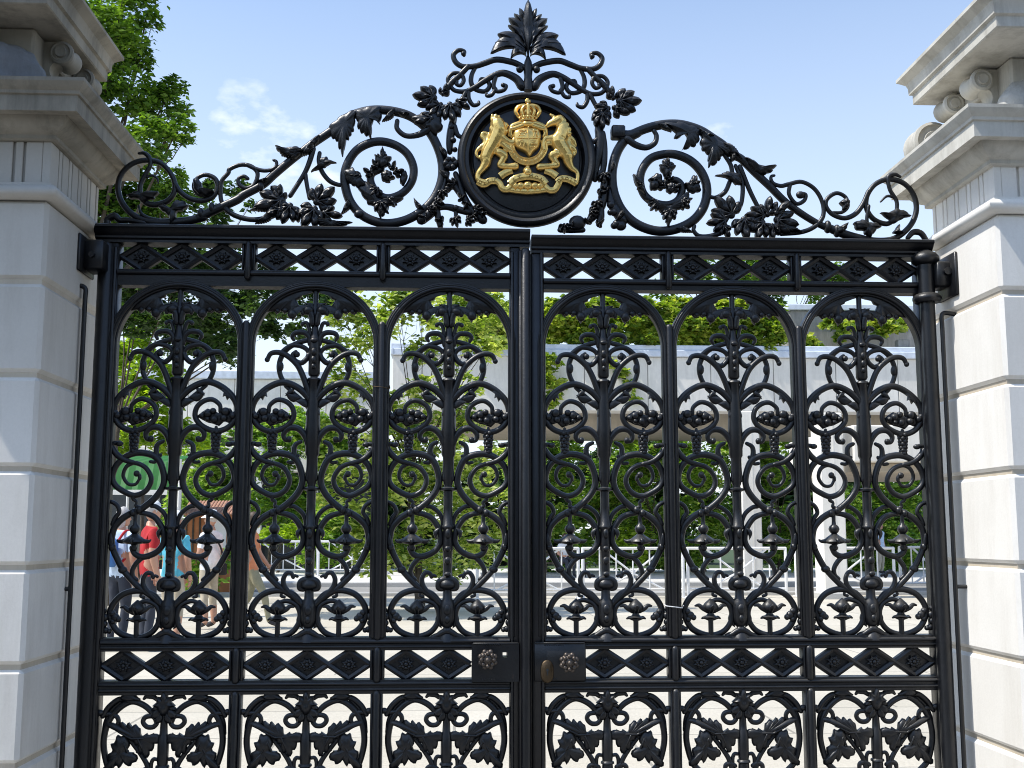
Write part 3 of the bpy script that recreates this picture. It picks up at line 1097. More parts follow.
def tulip_mesh():
    """upright flower standing in the bottom ring"""
    b = MB()
    x = zD([(256, 500)])[0][0]
    Z = lambda v: zD([(256, v)])[0][1]
    b.lathe([(.010, Z(640)), (.0105, Z(560)), (.0105, Z(520)), (.012, Z(502)), (.030, Z(496)), (.034, Z(490)), (.018, Z(480)), (.012, Z(466)), (.014, Z(458)), (.030, Z(446)), (.034, Z(425)), (.024, Z(402)), (.012, Z(385)), (.003, Z(372))], (x, -.008, 0), 12)
    for s in (-1, 1):
        b.tube3(cr([(x + s * .012, -.012, Z(450)), (x + s * .034, -.018, Z(432)), (x + s * .048, -.016, Z(415)), (x + s * .062, -.014, Z(418))], 4), [.011, .010, .008, .004], 8)
        b.tube3(cr([(x + s * .010, -.012, Z(500)), (x + s * .026, -.016, Z(492)), (x + s * .036, -.014, Z(498))], 4), [.008, .007, .004], 8)
    b.tube3(cr([(x, -.018, Z(450)), (x, -.045, Z(430)), (x, -.055, Z(415))], 4), [.011, .009, .005], 8)
    b.ball((x, -.012, Z(632)), (.016, .014, .010))
    return b


# --- the low panel under the lock rail
AX2 = at(604, 730)[0]
zF = lambda pts: [(p[0] - AX2, p[1]) for p in zoomed(540, 640, 6.0)(pts)]


def half_foot_scroll():
    b = MB()
    b.tube(zF([(425, 470), (445, 425), (500, 372), (575, 348), (650, 392), (705, 470), (727, 570), (718, 660), (690, 745), (640, 800)]), [.011, .012, .012, .0125, .0125, .012], -.004)
    b.tube(zF([(580, 345), (640, 332), (700, 375), (735, 430)]), [.010, .011, .010], -.008)
    b.tube(zF([(640, 350), (690, 400), (722, 470), (732, 540)]), [.009, .010, .009], .004)
    b.tube(zF([(425, 460), (450, 435), (490, 440), (503, 468), (480, 496), (445, 498), (425, 480)]), .0095, -.008)
    b.tube(zF([(720, 420), (690, 420), (655, 435), (645, 468), (665, 492), (700, 488)]), [.009, .0095, .009, .007], -.006)
    b.tube(zF([(425, 335), (450, 320), (485, 318), (500, 330)]), [.009, .010, .006], -.010)
    b.tube(zF([(590, 560), (555, 600), (510, 660), (475, 720), (455, 790)]), [.008, .0095, .010, .011], -.004)
    b.tube(zF([(420, 690), (440, 690), (452, 720), (450, 790)]), [.007, .008, .008], -.002)
    b.tube(zF([(440, 760), (470, 745), (495, 755), (500, 775)]), [.009, .010, .009], -.006)
    x, z = zF([(750, 410)])[0]
    b.ball((x, -.008, z), (.016, .014, .012))
    for p in ((505, 610), (530, 640), (565, 575), (590, 640)):
        x, z = zF([p])[0]
        b.ball((x, -.006, z), .008)
    return b


def half_foot_leaf():
    b = MB()

    A = zF([(415, 560), (425, 540), (445, 535), (460, 547), (480, 535), (500, 548), (512, 540), (516, 510), (540, 490), (558, 498), (575, 480), (590, 492), (610, 477), (630, 488), (660, 480), (702, 490), (672, 507), (640, 514),
             (628, 532), (602, 535), (584, 562), (560, 574), (545, 592), (528, 600), (518, 640), (500, 643), (486, 662), (462, 650), (452, 628), (438, 602), (420, 590)])
    cA = zF([(515, 560)])[0]
    A = serr([(cA[0] + (p[0] - cA[0]) * 1.04, cA[1] + (p[1] - cA[1]) * 1.08) for p in cr(A, 2, True)], cA, .09)
    b.relief(A, h=.016, y=-.012, c=cA, ridge=.6)
    B = zF([(592, 572), (610, 548), (640, 553), (650, 575), (672, 598), (664, 628), (684, 650), (683, 688), (704, 718), (692, 748), (665, 736), (650, 715), (632, 726), (612, 700), (600, 704), (572, 716), (550, 692), (543, 660), (562, 644), (590, 640), (582, 610)])
    cB = zF([(624, 645)])[0]
    B = serr([(cB[0] + (p[0] - cB[0]) * 1.14, cB[1] + (p[1] - cB[1]) * 1.08) for p in cr(B, 2, True)], cB, .09)
    b.relief(B, h=.016, y=-.014, c=cB, ridge=.6)
    b.relief(drop_leaf(zF([(520, 335)])[0], zF([(640, 325)])[0], .034, .1, 9, 1.2, .6), h=.012, y=-.014)
    for p, q in (((560, 560), (690, 490)), ((560, 560), (440, 560)), ((600, 590), (690, 735)), ((600, 590), (560, 690)), ((520, 570), (485, 650))):
        pp = zF([p, q])
        b.tube3([(pp[0][0], -.028, pp[0][1]), ((pp[0][0] + pp[1][0]) / 2, -.026, (pp[0][1] + pp[1][1]) / 2), (pp[1][0], -.016, pp[1][1])], [.0045, .004, .002], 6)
    return b


def foot_acanthus():
    b = MB()
    half = [(p[0] + .001, p[1]) for p in zF([(388, 284), (402, 322), (430, 318), (424, 350), (448, 372), (422, 385), (410, 410), (388, 432)])]
    b.relief(half + [(-p[0], p[1]) for p in half[::-1]], h=.02, y=-.016, c=(0, zF([(388, 360)])[0][1]), ridge=.5)
    for s_ in (-1, 1):
        for a_, c_, w_ in (((400, 380), (455, 445), .034), ((398, 400), (428, 480), .028), ((395, 350), (455, 400), .022)):
            o = drop_leaf(zF([a_])[0], zF([c_])[0], w_, -.1, 9, 1.2, .6)
            b.relief([(s_ * p[0], p[1]) for p in o], h=.014, y=-.010 - w_ * .1)
    return b


def foot_stem():
    b = MB()
    Z = lambda v: zF([(385, v)])[0][1]
    zmid = .57
    pr = [(.013, Z(300)), (.014, Z(480)), (.016, Z(540)), (.022, Z(560)), (.022, Z(700)), (.020, Z(722)), (.026, Z(728)), (.027, Z(738)), (.021, Z(744)), (.024, zmid)]
    lo = [(r, 2 * zmid - z) for r, z in pr[:-1]]
    pr = lo + pr[::-1]
    pr.sort(key=lambda p: p[1])
    b.lathe(pr, (0, -.004, 0), 14)
    return b


def both_ways(b, zmid=.57):
    """panel motif repeated upside down below its middle"""
    q = b.mirrored()
    o = MB()
    o.join(q)
    o.join(q, lambda p: (p[0], p[1], 2 * zmid - p[2]), True)
    return o


print('building panels')
M_SCROLL = half_scroll().mirrored().mesh('scroll_panel', IRON, True, 70)
M_FOL = half_foliage().mirrored().mesh('foliage', IRON, True, 60)
M_STEM = stem_mesh().mesh('stem', IRON, True, 50)
M_GRAPE = grapes_mesh().mesh('grape_bunch', IRON, True, 80)
M_BELL = bell_mesh().mesh('bell_flower', IRON, True, 70)
M_TUL = tulip_mesh().mesh('tulip', IRON, True, 70)
_fs = both_ways(half_foot_scroll())
_fs.join(half_foot_leaf().mirrored(), lambda p: (p[0], p[1], 2 * .57 - p[2]), True)      # lower leaves, cast in one with the scroll
M_FSC = _fs.mesh('foot_panel', IRON, True, 70)
M_FLF = half_foot_leaf().mesh('vine_leaf', IRON, True, 60)
M_FAC = foot_acanthus().mesh('acanthus', IRON, True, 60)
M_FST = foot_stem().mesh('stem', IRON, True, 50)


def flipped(me):
    c = me.copy()
    for v_ in c.vertices:
        v_.co.x = -v_.co.x
    c.flip_normals()
    return c


M_GRAPE2, M_BELL2, M_TUL2, M_FLF2 = flipped(M_GRAPE), flipped(M_BELL), flipped(M_TUL), flipped(M_FLF)

# --- arch moulding
ARZ, ARA, ARB = 2.262, HW + .001, .233


def arch_mesh():
    b = MB()
    n = 40

    def path(off, zlow=1.11):
        pts = [(-(ARA + off), zlow), (-(ARA + off), (zlow + ARZ) / 2)]
        pts += [((ARA + off) * math.cos(PI - PI * i / n), ARZ + (ARB + off) * math.sin(PI * i / n)) for i in range(n + 1)]
        pts += [((ARA + off), (zlow + ARZ) / 2), ((ARA + off), zlow)]
        return pts
    # flat web from the arch out to the mullions and rail
    a, c = path(-.002), path(.0255)
    m = len(a)
    for y0, y1 in ((-.024, .022),):
        vs = [(p[0], y, p[1]) for y in (y0, y1) for q in (a, c) for p in q]
        fs = []
        for i in range(m - 1):
            fs += [(i, i + 1, m + i + 1, m + i), (2 * m + i, 3 * m + i, 3 * m + i + 1, 2 * m + i + 1), (i, 2 * m + i, 2 * m + i + 1, i + 1), (m + i, m + i + 1, 3 * m + i + 1, 3 * m + i)]
        b.add(vs, fs)
    for off, r, y in ((.000, .006, -.024), (.008, .007, -.033), (.0165, .0055, -.034), (.0235, .005, -.032)):
        b.tube3([(p[0], y, p[1]) for p in path(off)], r, 8)
    return b


M_ARCH = arch_mesh().mesh('arch', IRON, True, 50)


# --- lattice with lozenge plates and rosettes, width W (made to measure), height H, n lozenges
def lattice_mesh(W, H, n):
    b = MB()
    cw = W / n
    t = .0098
    for i in range(n):
        cx = -W / 2 + cw * (i + .5)
        hw, hh = cw / 2, H / 2
        o = [(cx - hw + .006, 0), (cx, hh - .002), (cx + hw - .006, 0), (cx, -hh + .002)]
        vs = [(p[0], -.004, p[1]) for p in o] + [(p[0], .006, p[1]) for p in o]
        b.add(vs, [(0, 1, 2, 3), (7, 6, 5, 4), (0, 4, 5, 1), (1, 5, 6, 2), (2, 6, 7, 3), (3, 7, 4, 0)])
    for i in range(n):
        cx = -W / 2 + cw * (i + .5)
        for sx, sz, y in ((-1, 1, -.014), (1, -1, -.0145), (1, 1, -.016), (-1, -1, -.0165)):
            p0, p1 = Vector((cx + sx * cw / 2, 0, 0)), Vector((cx, 0, sz * H / 2))
            d = (p1 - p0).normalized()
            nn = Vector((-d.z, 0, d.x))
            vs = [(p + nn * s)[:] for p in (p0, p1) for s in (-t, t)]
            vv = [(q[0], yy, q[2]) for yy in (y, .010 + y * .1) for q in vs]
            ridge = [((p0.x), y - .005, p0.z), (p1.x, y - .005, p1.z)]
            vv += ridge
            b.add(vv, [(0, 2, 9, 8), (8, 9, 3, 1), (4, 5, 7, 6), (0, 4, 6, 2), (1, 3, 7, 5), (0, 8, 1, 5, 4), (2, 6, 7, 3, 9)])
    return b


def rosette_mesh(s=1.0):
    b = MB()
    for k in range(8):
        a = 2 * PI * k / 8
        b.ball((math.cos(a) * .017 * s, -.008, math.sin(a) * .015 * s), (.0075 * s, .006, .0075 * s), 8, 5)
        a += PI / 8
        b.relief(drop_leaf((0, 0), (math.cos(a) * .038 * s, math.sin(a) * .030 * s), .014 * s), h=.006, y=-.004)
    b.ball((0, -.011, 0), (.010 * s, .008, .010 * s), 8, 6)
    return b


M_ROS = rosette_mesh(.9).mesh('rosette', IRON, True, 60)
M_LAT3 = lattice_mesh(2 * HW, .108, 3).mesh('lattice_panel', IRON, False)
M_LATU = lattice_mesh(2 * HW, .106, 3).mesh('lattice_panel', IRON, False)
W2 = .335
M_LAT2 = lattice_mesh(W2, .108, 2).mesh('lattice_panel', IRON, False)

RAIL_TOP = [(.05, 2.742), (-.072, 2.742), (-.080, 2.737), (-.080, 2.728), (-.072, 2.722), (-.066, 2.712), (-.056, 2.703), (-.05, 2.698), (-.05, 2.690), (-.040, 2.684), (-.040, 2.674), (.042, 2.674), (.042, 2.72), (.05, 2.725)]


def rail_prof(z0, z1, beads):
    """plain rail with half round beads"""
    p = [(.035, z1), (-.03, z1)]
    for zb, r in beads:
        for k in range(7):
            a = PI / 2 - PI * k / 6
            p.append((-.031 - r * 1.3 * math.cos(a), zb + r * math.sin(a)))
    p += [(-.03, z0), (.035, z0)]
    return p


Z_UP0, Z_UP1 = 2.566, 2.674            # upper lattice
Z_MID0, Z_MID1 = .946, 1.058           # lock rail lattice


def mullion_mesh(x, z0, z1, w_=.054):
    b = MB()
    b.bevbox(x - w_ / 2, x + w_ / 2, -.026, .030, z0, z1, .004)
    b.tube3([(x, -.032, z0), (x, -.032, (z0 + z1) / 2), (x, -.032, z1)], .0145, 12)
    for s in (-1, 1):
        b.tube3([(x + s * w_ * .40, -.026, z0), (x + s * w_ * .40, -.026, (z0 + z1) / 2), (x + s * w_ * .40, -.026, z1)], .0055, 8)
    return b


def make_leaf(side):
    left = side < 0
    C_ = CL if left else CRt
    hx = -1.435 if left else 1.965
    lab = ('left black iron gate leaf carrying the round medallion and leafy crest' if left
           else 'right black iron gate leaf with oval keyhole plate and low scrolled crest')
    g = thing('gate_leaf', lab, 'gate', (hx, 0, GZ), 'leaves of the double iron gate')
    x0, x1 = (-1.41, .257) if left else (.300, 1.945)      # full width
    xi0, xi1 = (-1.362, .214) if left else (.354, 1.914)   # inside the stiles
    zu0, zu1, tdz = (2.566, 2.674, 0.0) if left else (2.546, 2.652, -.024)
    # stiles
    b = MB()
    if left:
        b.bevbox(x0, xi0, -.035, .035, .16, zu1 - .001, .005)
        b.tube3([(xi0 - .012, -.036, .17), (xi0 - .012, -.036, 1.4), (xi0 - .012, -.036, 2.65)], .008, 8)
    else:
        b.bevbox(xi1, x1, -.035, .035, .16, zu1 - .001, .005)
        b.tube3([(xi1 + .012, -.036, .17), (xi1 + .012, -.036, 1.4), (xi1 + .012, -.036, 2.65)], .008, 8)
    st = obj('hanging_stile', b, IRON, g)
    b = MB()
    px = at(101, 388, -.012)[0] if left else at(931.5, 390, -.05)[0]
    b.lathe([(.030, .13), (.030, 1.2), (.030, 2.47)] if not left else [(.034, .13), (.034, 1.2), (.034, 2.66), (.02, 2.69)], (px, -.012 if left else -.05, 0), 16)
    obj('pivot_post', b, IRON, g)
    b = MB()
    if left:
        b.bevbox(xi1, x1, -.035, .035, .16, zu1 - .001, .005)
        b.tube3([(xi1 + .010, -.036, .17), (xi1 + .010, -.036, 1.4), (xi1 + .010, -.036, 2.65)], .007, 8)
    else:
        b.bevbox(x0, xi0, -.035, .035, .16, zu1 - .001, .005)
        b.tube3([(xi0 - .010, -.036, .17), (xi0 - .010, -.036, 1.4), (xi0 - .010, -.036, 2.65)], .007, 8)
    obj('meeting_stile', b, IRON, g)
    if left:
        b = MB()
        b.bevbox(.250, .299, -.044, -.030, .14, 2.66, .004)
        b.lathe([(.019, .14), (.019, 1.2), (.019, 2.655), (.012, 2.664), (.002, 2.668)], (.277, -.050, 0), 16)
        obj('astragal', b, IRON, g)
    # rails
    b = MB()
    b.extrude_x([(p[0], p[1] + tdz) for p in RAIL_TOP], -1.455 if left else .302, .296 if left else 1.972)
    obj('top_rail', b, IRON, g, None, True, 40)
    b = MB()
    b.extrude_x(rail_prof(2.50, zu0, [(zu0 - .014, .011)]), xi0, xi1)
    obj('frieze_rail', b, IRON, g, None, True, 40)
    b = MB()
    b.extrude_x(rail_prof(Z_MID1, 1.108, [(1.092, .009), (1.072, .006)]), xi0, xi1)
    b.extrude_x(rail_prof(.893, Z_MID0, [(.932, .007), (.910, .006)]), xi0, xi1)
    obj('lock_rail', b, IRON, g, None, True, 40)
    b = MB()
    b.extrude_x(rail_prof(.16, .24, [(.21, .010)]), xi0, xi1)
    obj('bottom_rail', b, IRON, g, None, True, 40)
    # mullions between panels
    for i in range(2):
        x = (C_[i] + C_[i + 1]) / 2
        wm = C_[i + 1] - C_[i] - 2 * HW
        for z0, z1 in ((1.108, 2.345), (.24, .893), (Z_MID0, Z_MID1), (zu0, zu1)):
            short = z1 - z0 < .2
            b = mullion_mesh(x, z0 + .0005, z1 - .0005, wm - (.002 if short else .012))
            if z0 == zu0:
                b.tube3([(x, -.044, zu0 - .03), (x, -.046, zu0 + .03), (x, -.042, zu1)], [.013, .013, .010], 10)
            obj('mullion', b, IRON, g)
    # filler strips where the last opening is a little wider than a panel
    for i, c in enumerate(C_):
        sp = obj('scroll_panel', M_SCROLL, IRON, g, (c - hx, 0, -GZ))
        for me, nm in ((M_STEM, 'stem'), (M_FOL, 'foliage'), (M_GRAPE, 'grape_bunch'), (M_GRAPE2, 'grape_bunch'), (M_BELL, 'bell_flower'), (M_BELL2, 'bell_flower'), (M_TUL, 'tulip'), (M_TUL2, 'tulip')):
            obj(nm, me, IRON, sp, (0, 0, 0))
        obj('arch', M_ARCH, IRON, g, (c - hx, 0, -GZ))
        fp = obj('foot_panel', M_FSC, IRON, g, (c - hx, 0, -GZ))
        obj('stem', M_FST, IRON, fp, (0, 0, 0))
        obj('vine_leaf', M_FLF, IRON, fp, (0, 0, 0))
        obj('vine_leaf', M_FLF2, IRON, fp, (0, 0, 0))
        obj('acanthus', M_FAC, IRON, fp, (0, 0, 0))
        zc = (zu0 + zu1) / 2
        lp = obj('lattice_panel', M_LATU, IRON, g, (c - hx, 0, zc - GZ))
        for k in (-1, 0, 1):
            obj('rosette', M_ROS, IRON, lp, (k * 2 * HW / 3, -.006, 0))
        zc = (Z_MID0 + Z_MID1) / 2
        lock = (left and i == 2) or (not left and i == 0)
        if not lock:
            lp = obj('lattice_panel', M_LAT3, IRON, g, (c - hx, 0, zc - GZ))
            for k in (-1, 0, 1):
                obj('rosette', M_ROS, IRON, lp, (k * 2 * HW / 3, -.006, 0))
        else:
            s = -1 if left else 1
            lx = c + s * (HW - W2 / 2)
            lp = obj('lattice_panel', M_LAT2, IRON, g, (lx - hx, 0, zc - GZ))
            for k in (-.5, .5):
                obj('rosette', M_ROS, IRON, lp, (k * W2 / 2, -.006, 0))
    # lock case
    b = MB()
    if left:
        xa, xb = .066, .250
        b.box(xa, .186, -.052, .04, .938, 1.085)
        b.box(.204, xb, -.052, .04, .938, 1.085)
        b.box(.186, .204, -.052, .04, .938, 1.030)
        b.box(.186, .204, -.052, .04, 1.050, 1.085)
    else:
        xa, xb = .308, .512
        b.bevbox(xa, xb, -.050, .04, .938, 1.085, .004)
    b.bevbox(xa + .004, xb - .004, -.056 if left else -.054, -.045, 1.0815, 1.0875, .002)
    for k in range(9):                         # worn raised beads along the case
        b.bevbox(xa + .040 + k * .009, xa + .046 + k * .009, -.0545 if left else -.0525, -.045, 1.076, 1.081, .001)
    for k in range(6):
        b.bevbox(xa + .040 + k * .009, xa + .046 + k * .009, -.0545 if left else -.0525, -.045, .946, .950, .001)
    lk = obj('lock_case', b, IRON, g)
    kx, kz = at(487, 657) if left else at(567, 660)
    yk = -.052 if left else -.050
    b = MB()
    b.lathe([(.012, 0), (.012, -.02), (.022, -.024), (.032, -.032), (.034, -.040), (.028, -.048), (.016, -.056), (.004, -.058)], (0, 0, 0), 20, axis='y')
    for k in range(8):
        a = 2 * PI * (k + .5) / 8
        b.ball((math.cos(a) * .030, -.040, math.sin(a) * .030), (.0105, .010, .0105), 8, 6)
    for k in range(8):
        a = 2 * PI * k / 8
        b.ball((math.cos(a) * .024, -.056, math.sin(a) * .024), (.0085, .009, .0085), 8, 6)
    b.ball((0, -.066, 0), .010, 8, 6)
    o = obj('knob', b, KNOBM, lk, (kx - hx + hx - lk.location.x - root_pos(g).x, yk, 0))
    o.location = Vector((kx, yk, kz)) - root_pos(lk)
    if not left:
        ex, ez = at(546, 670)
        b = MB()
        n = 24
        for rx, rz, y0, y1 in ((.026, .044, -.050, -.0605), (.017, .034, -.060, -.0645)):
            ring = [(ex + rx * (math.cos(2 * PI * i / n)), ez + rz * math.copysign(abs(math.sin(2 * PI * i / n)) ** .7, math.sin(2 * PI * i / n))) for i in range(n)]
            b.relief(ring, h=abs(y1 - y0), y=y0, back=.0)
        obj('escutcheon', b, BRASS, lk)
        b = MB()
        b.lathe([(.0055, 0), (.0055, -.003)], (ex, -.0715, ez + .008), 10, axis='y')
        b.box(ex - .0025, ex + .0025, -.0735, -.0705, ez - .012, ez + .005)
        obj('keyhole', b, STEELD, lk)
    # twist of wire left on a mullion
    x = (C_[1] + C_[2]) / 2 if left else (C_[0] + C_[1]) / 2
    z = at(378, 388)[1] if left else at(668, 606)[1]
    b = MB()
    b.tube3(cr([(x - .036, -.02, z + .006), (x - .030, -.036, z + .002), (x, -.045, z - .001), (x + .03, -.036, z - .005), (x + .034, -.02, z - .003), (x + .034, -.045, z + .004)], 5), .0022, 6)
    obj('wire_tie', b, BRASS if left else BARR, g)
    return g


GL = make_leaf(-1)
GR = make_leaf(1)

# ------------------------------------------------------------------ cresting
class Pieces:
    """tubes kept as separate builders"""
    def __init__(self):
        self.items = []

    def tube(self, *a, **k):
        b = MB()
        b.tube(*a, **k)
        self.items.append(b)

    def ball(self, *a, **k):
        self.items[-1].ball(*a, **k)


def wing(side):
    left = side < 0
    S = MB()      # rinceau
    lobes = []
    V = Pieces()  # thin volutes, one mesh each
    if left:
        z1, z2, z3 = zoomed(100, 140, 7.314), zoomed(230, 140, 7.68), zoomed(330, 90, 5.12)
        main = z1([(720, 572), (840, 512), (1000, 440)]) + z2([(110, 420), (250, 345), (340, 265), (450, 172), (560, 85), (640, 25)]) + \
            z3([(20, 200), (75, 150), (145, 118), (230, 102), (330, 110), (420, 140), (500, 205), (550, 290), (575, 380), (570, 470), (530, 560), (460, 628), (370, 672), (270, 682), (170, 645), (103, 570), (75, 470),
                (85, 390), (130, 315), (195, 275), (265, 264), (340, 285), (398, 330), (428, 400), (418, 470), (370, 528), (300, 553), (245, 532), (210, 475), (215, 430), (262, 405)])
        S.tube(main, [.019, .018, .0175, .017, .019, .019, .019, .0195, .0195, .0195, .019, .0185, .018, .0175, .017, .0165, .015], 0, 12)
        S.tube(z1([(760, 565), (640, 592), (520, 604), (400, 604), (300, 580), (215, 525), (152, 440), (132, 340), (160, 245), (240, 172), (340, 148), (440, 168), (508, 232), (545, 310), (540, 390), (490, 448), (405, 474), (335, 458), (294, 400)]),
               [.017, .018, .0165, .0135, .012, .0115, .011, .011, .011, .011, .012, .012, .011], 0, 10)
        V.tube(z1([(294, 400), (300, 325), (340, 245), (372, 180), (358, 125), (325, 98), (288, 100)]), [.012, .0105, .010, .010, .009, .006], -.004)
        V.tube(z1([(345, 275), (385, 262), (420, 285), (428, 315)]), [.006, .006, .004], -.004)
        V.tube(z1([(545, 315), (590, 382), (660, 430), (750, 445), (828, 415), (862, 345), (840, 283), (772, 256), (712, 282), (686, 340), (712, 392), (770, 412), (815, 395)]), [.010, .011, .011, .0105, .009, .008, .006], -.002)
        V.tube(z1([(285, 482), (300, 535), (350, 572), (430, 592)]), [.004, .008, .010], -.004)
        V.tube(z1([(60, 640), (60, 585), (110, 560), (150, 590), (210, 590), (330, 610)]), [.015, .015, .012, .010], -.006)
        # scroll crossing the rod
        ring = z1([(955, 535), (900, 470), (884, 410), (890, 310), (940, 245)]) + z2([(0, 228), (75, 196), (150, 200), (205, 240), (212, 290), (182, 352), (122, 374), (72, 345), (68, 302), (108, 282), (138, 300)])
        V.tube(ring, [.009, .0095, .0095, .0095, .009, .0085, .008], -.006)
        V.tube(z2([(130, 195), (200, 226), (260, 240), (318, 234), (356, 208), (358, 172), (338, 160)]), [.009, .009, .008, .006], -.008)
        V.tube(z2([(-60, 505), (0, 560), (90, 600), (200, 614), (300, 590), (350, 545)]), [.010, .011, .011, .012], -.004)
        V.tube(z3([(345, 165), (345, 205), (388, 240), (450, 236), (505, 205), (545, 150)]), [.010, .011, .012, .016, .018], -.014)
        V.tube(z2([(640, 70), (615, 160), (578, 250), (520, 345), (465, 430)]), [.012, .011, .010, .010], -.004)
        V.tube(z2([(580, 265), (592, 350), (612, 450)]), [.009, .009], -.004)
        V.tube(z2([(688, 100), (682, 160), (705, 240), (760, 310), (820, 340), (870, 345)]), [.009, .010, .010, .009], .002)
        x, z = z3([(150, 640)])[0]
        S.ball((x, -.012, z), (.022, .02, .018))
        x, z = z2([(240, 365)])[0]
        S.ball((x, -.014, z), (.014, .02, .022))
        for p in ((820, 500), (740, 540)):
            x, z = z1([p])[0]
            S.ball((x, -.004, z), (.014, .022, .024))
        leaves = [(z3([(0, 195), (45, 150), (100, 118), (138, 112), (128, 160), (122, 205), (110, 225), (98, 250), (82, 270), (68, 335), (48, 300), (38, 262), (18, 250)]), z3([(75, 180)])[0]),
                  (z3([(132, 118), (190, 95), (250, 92), (262, 130), (254, 178), (240, 160), (222, 160), (215, 200), (212, 246), (190, 236), (165, 222), (146, 200), (140, 160)]), z3([(190, 150)])[0]),
                  (z2([(355, 55), (400, 68), (450, 68), (505, 62), (545, 75), (530, 115), (480, 132), (440, 138), (400, 115), (372, 92)]), z2([(450, 98)])[0]),
                  (z3([(420, 155), (470, 125), (530, 120), (560, 140), (575, 190), (545, 235), (505, 215), (460, 185)]), z3([(505, 165)])[0]),
                  (z1([(690, 310), (715, 285), (745, 320), (760, 360), (800, 385), (830, 380), (790, 415), (740, 405), (700, 375)]), z1([(735, 365)])[0]),
                  (z1([(205, 415), (250, 390), (285, 380), (300, 400), (345, 385), (425, 385), (400, 430), (350, 445), (320, 465), (275, 435), (240, 435)]), z1([(310, 415)])[0]),
                  (z1([(435, 500), (470, 475), (520, 500), (555, 455), (610, 455), (645, 485), (610, 520), (565, 530), (560, 560), (530, 620), (505, 560), (470, 530)]), z1([(530, 520)])[0]),
                  (z2([(660, 230), (690, 210), (690, 160), (740, 140), (770, 165), (815, 182), (770, 190), (735, 215), (700, 225), (630, 250)]), z2([(715, 190)])[0]),
                  (z3([(230, 340), (250, 350), (265, 325), (268, 300), (285, 325), (290, 345), (314, 350), (300, 385), (272, 405), (240, 385)]), z3([(270, 365)])[0]),
                  (z3([(75, 430), (115, 405), (135, 425), (155, 430), (165, 460), (185, 490), (150, 505), (125, 495), (100, 480)]), z3([(140, 460)])[0]),
                  (z3([(150, 515), (175, 480), (215, 490), (250, 560), (330, 560), (370, 555), (340, 590), (300, 600), (300, 630), (280, 635), (262, 658), (240, 625), (235, 600), (200, 590), (180, 560)]), z3([(245, 575)])[0]),
                  (z3([(262, 440), (285, 418), (312, 425), (322, 450), (300, 475), (272, 470)]), z3([(292, 448)])[0]),
                  (z3([(365, 430), (385, 420), (398, 445), (380, 490), (360, 480)]), z3([(380, 455)])[0])]
        for c, s, a, lb in (((340, 490), 150, 195, 5), ((385, 430), 80, 85, 3), ((450, 555), 105, -115, 5), ((360, 560), 84, 205, 3), ((560, 590), 84, -60, 3), ((710, 455), 125, 42, 5), ((625, 580), 118, -125, 5), ((770, 580), 95, -8, 3)):
            x, z = z2([c])[0]
            lobes.append((x, z, s * 1.18 / 7.68 / 246, R(a), lb))
        for c, s, a, lb in (((268, 345), 44, 90, 3), ((140, 450), 46, 180, 3), ((262, 600), 56, -90, 5), ((345, 430), 44, 20, 3), ((235, 525), 50, -130, 5), ((205, 430), 46, 150, 3), ((310, 575), 44, -50, 3), ((235, 395), 40, 120, 3), ((320, 400), 40, 60, 3), ((300, 455), 40, 0, 3)):
            x, z = z3([c])[0]
            lobes.append((x, z, s / 5.12 / 246, R(a), lb))
        leaves.append((drop_leaf(z2([(640, 610)])[0], z2([(930, 640)])[0], .035, -.10), None))
        leaves.append((drop_leaf(z2([(345, 560)])[0], z2([(205, 650)])[0], .030, .05), None))
        leaves.append((drop_leaf(z2([(350, 530)])[0], z2([(165, 545)])[0], .040, -.1), None))
        for a_, c_, w_ in (((560, 90), (405, 128), .030), ((640, 30), (560, 130), .030), ((690, -20), (600, 60), .026), ((300, 310), (215, 330), .018), ((470, 160), (560, 110), .020)):
            leaves.append((drop_leaf(z2([a_])[0], z2([c_])[0], w_, .06), None))
        for a_, c_, w_ in (((330, 105), (270, 165), .026), ((405, 130), (345, 125), .022), ((560, 300), (600, 360), .022), ((560, 420), (610, 470), .022), ((480, 620), (430, 560), .02), ((100, 570), (60, 640), .024)):
            leaves.append((drop_leaf(z3([a_])[0], z3([c_])[0], w_, .08), None))
    else:
        z1, z2 = zoomed(600, 110, 5.688), zoomed(740, 140, 5.389)
        main = z2([(470, 475), (400, 440), (320, 390), (240, 330), (160, 250), (80, 175), (10, 105)]) + z1([(760, 255), (700, 200), (640, 160), (580, 122), (520, 98), (450, 82), (370, 82), (300, 95), (230, 118), (160, 155), (110, 215), (80, 290), (68, 380), (82, 480),
              (130, 578), (210, 650), (320, 688), (430, 678), (528, 630), (590, 550), (608, 450), (580, 360), (520, 293), (440, 256), (365, 252), (290, 275), (242, 335), (228, 405), (250, 480), (310, 528), (388, 540), (448, 508), (466, 440), (430, 400), (375, 410)])
        S.tube(main, [.014, .0155, .017, .019, .020, .020, .020, .0205, .0205, .0205, .020, .0195, .0185, .018, .0175, .017, .015], 0, 12)
        S.tube(z2([(470, 470), (540, 500), (620, 525), (720, 545), (830, 532), (915, 465), (950, 380), (935, 295), (880, 232), (800, 212), (730, 238), (685, 300), (682, 370), (722, 428), (790, 452), (840, 425)]),
               [.017, .0185, .018, .0135, .012, .0115, .011, .011, .011, .011, .011, .011, .010], 0, 10)
        x, z = z1([(110, 130)])[0]
        S.bevbox(x - .035, x + .022, -.03, .03, z - .026, z + .026, .006)
        S.tube(z1([(90, 130), (150, 150), (215, 130)]), [.024, .026, .020], 0, 10)
        V.tube(z1([(150, 170), (200, 205), (260, 220), (308, 195), (318, 155), (305, 128)]), [.016, .015, .012, .011, .010], -.014)
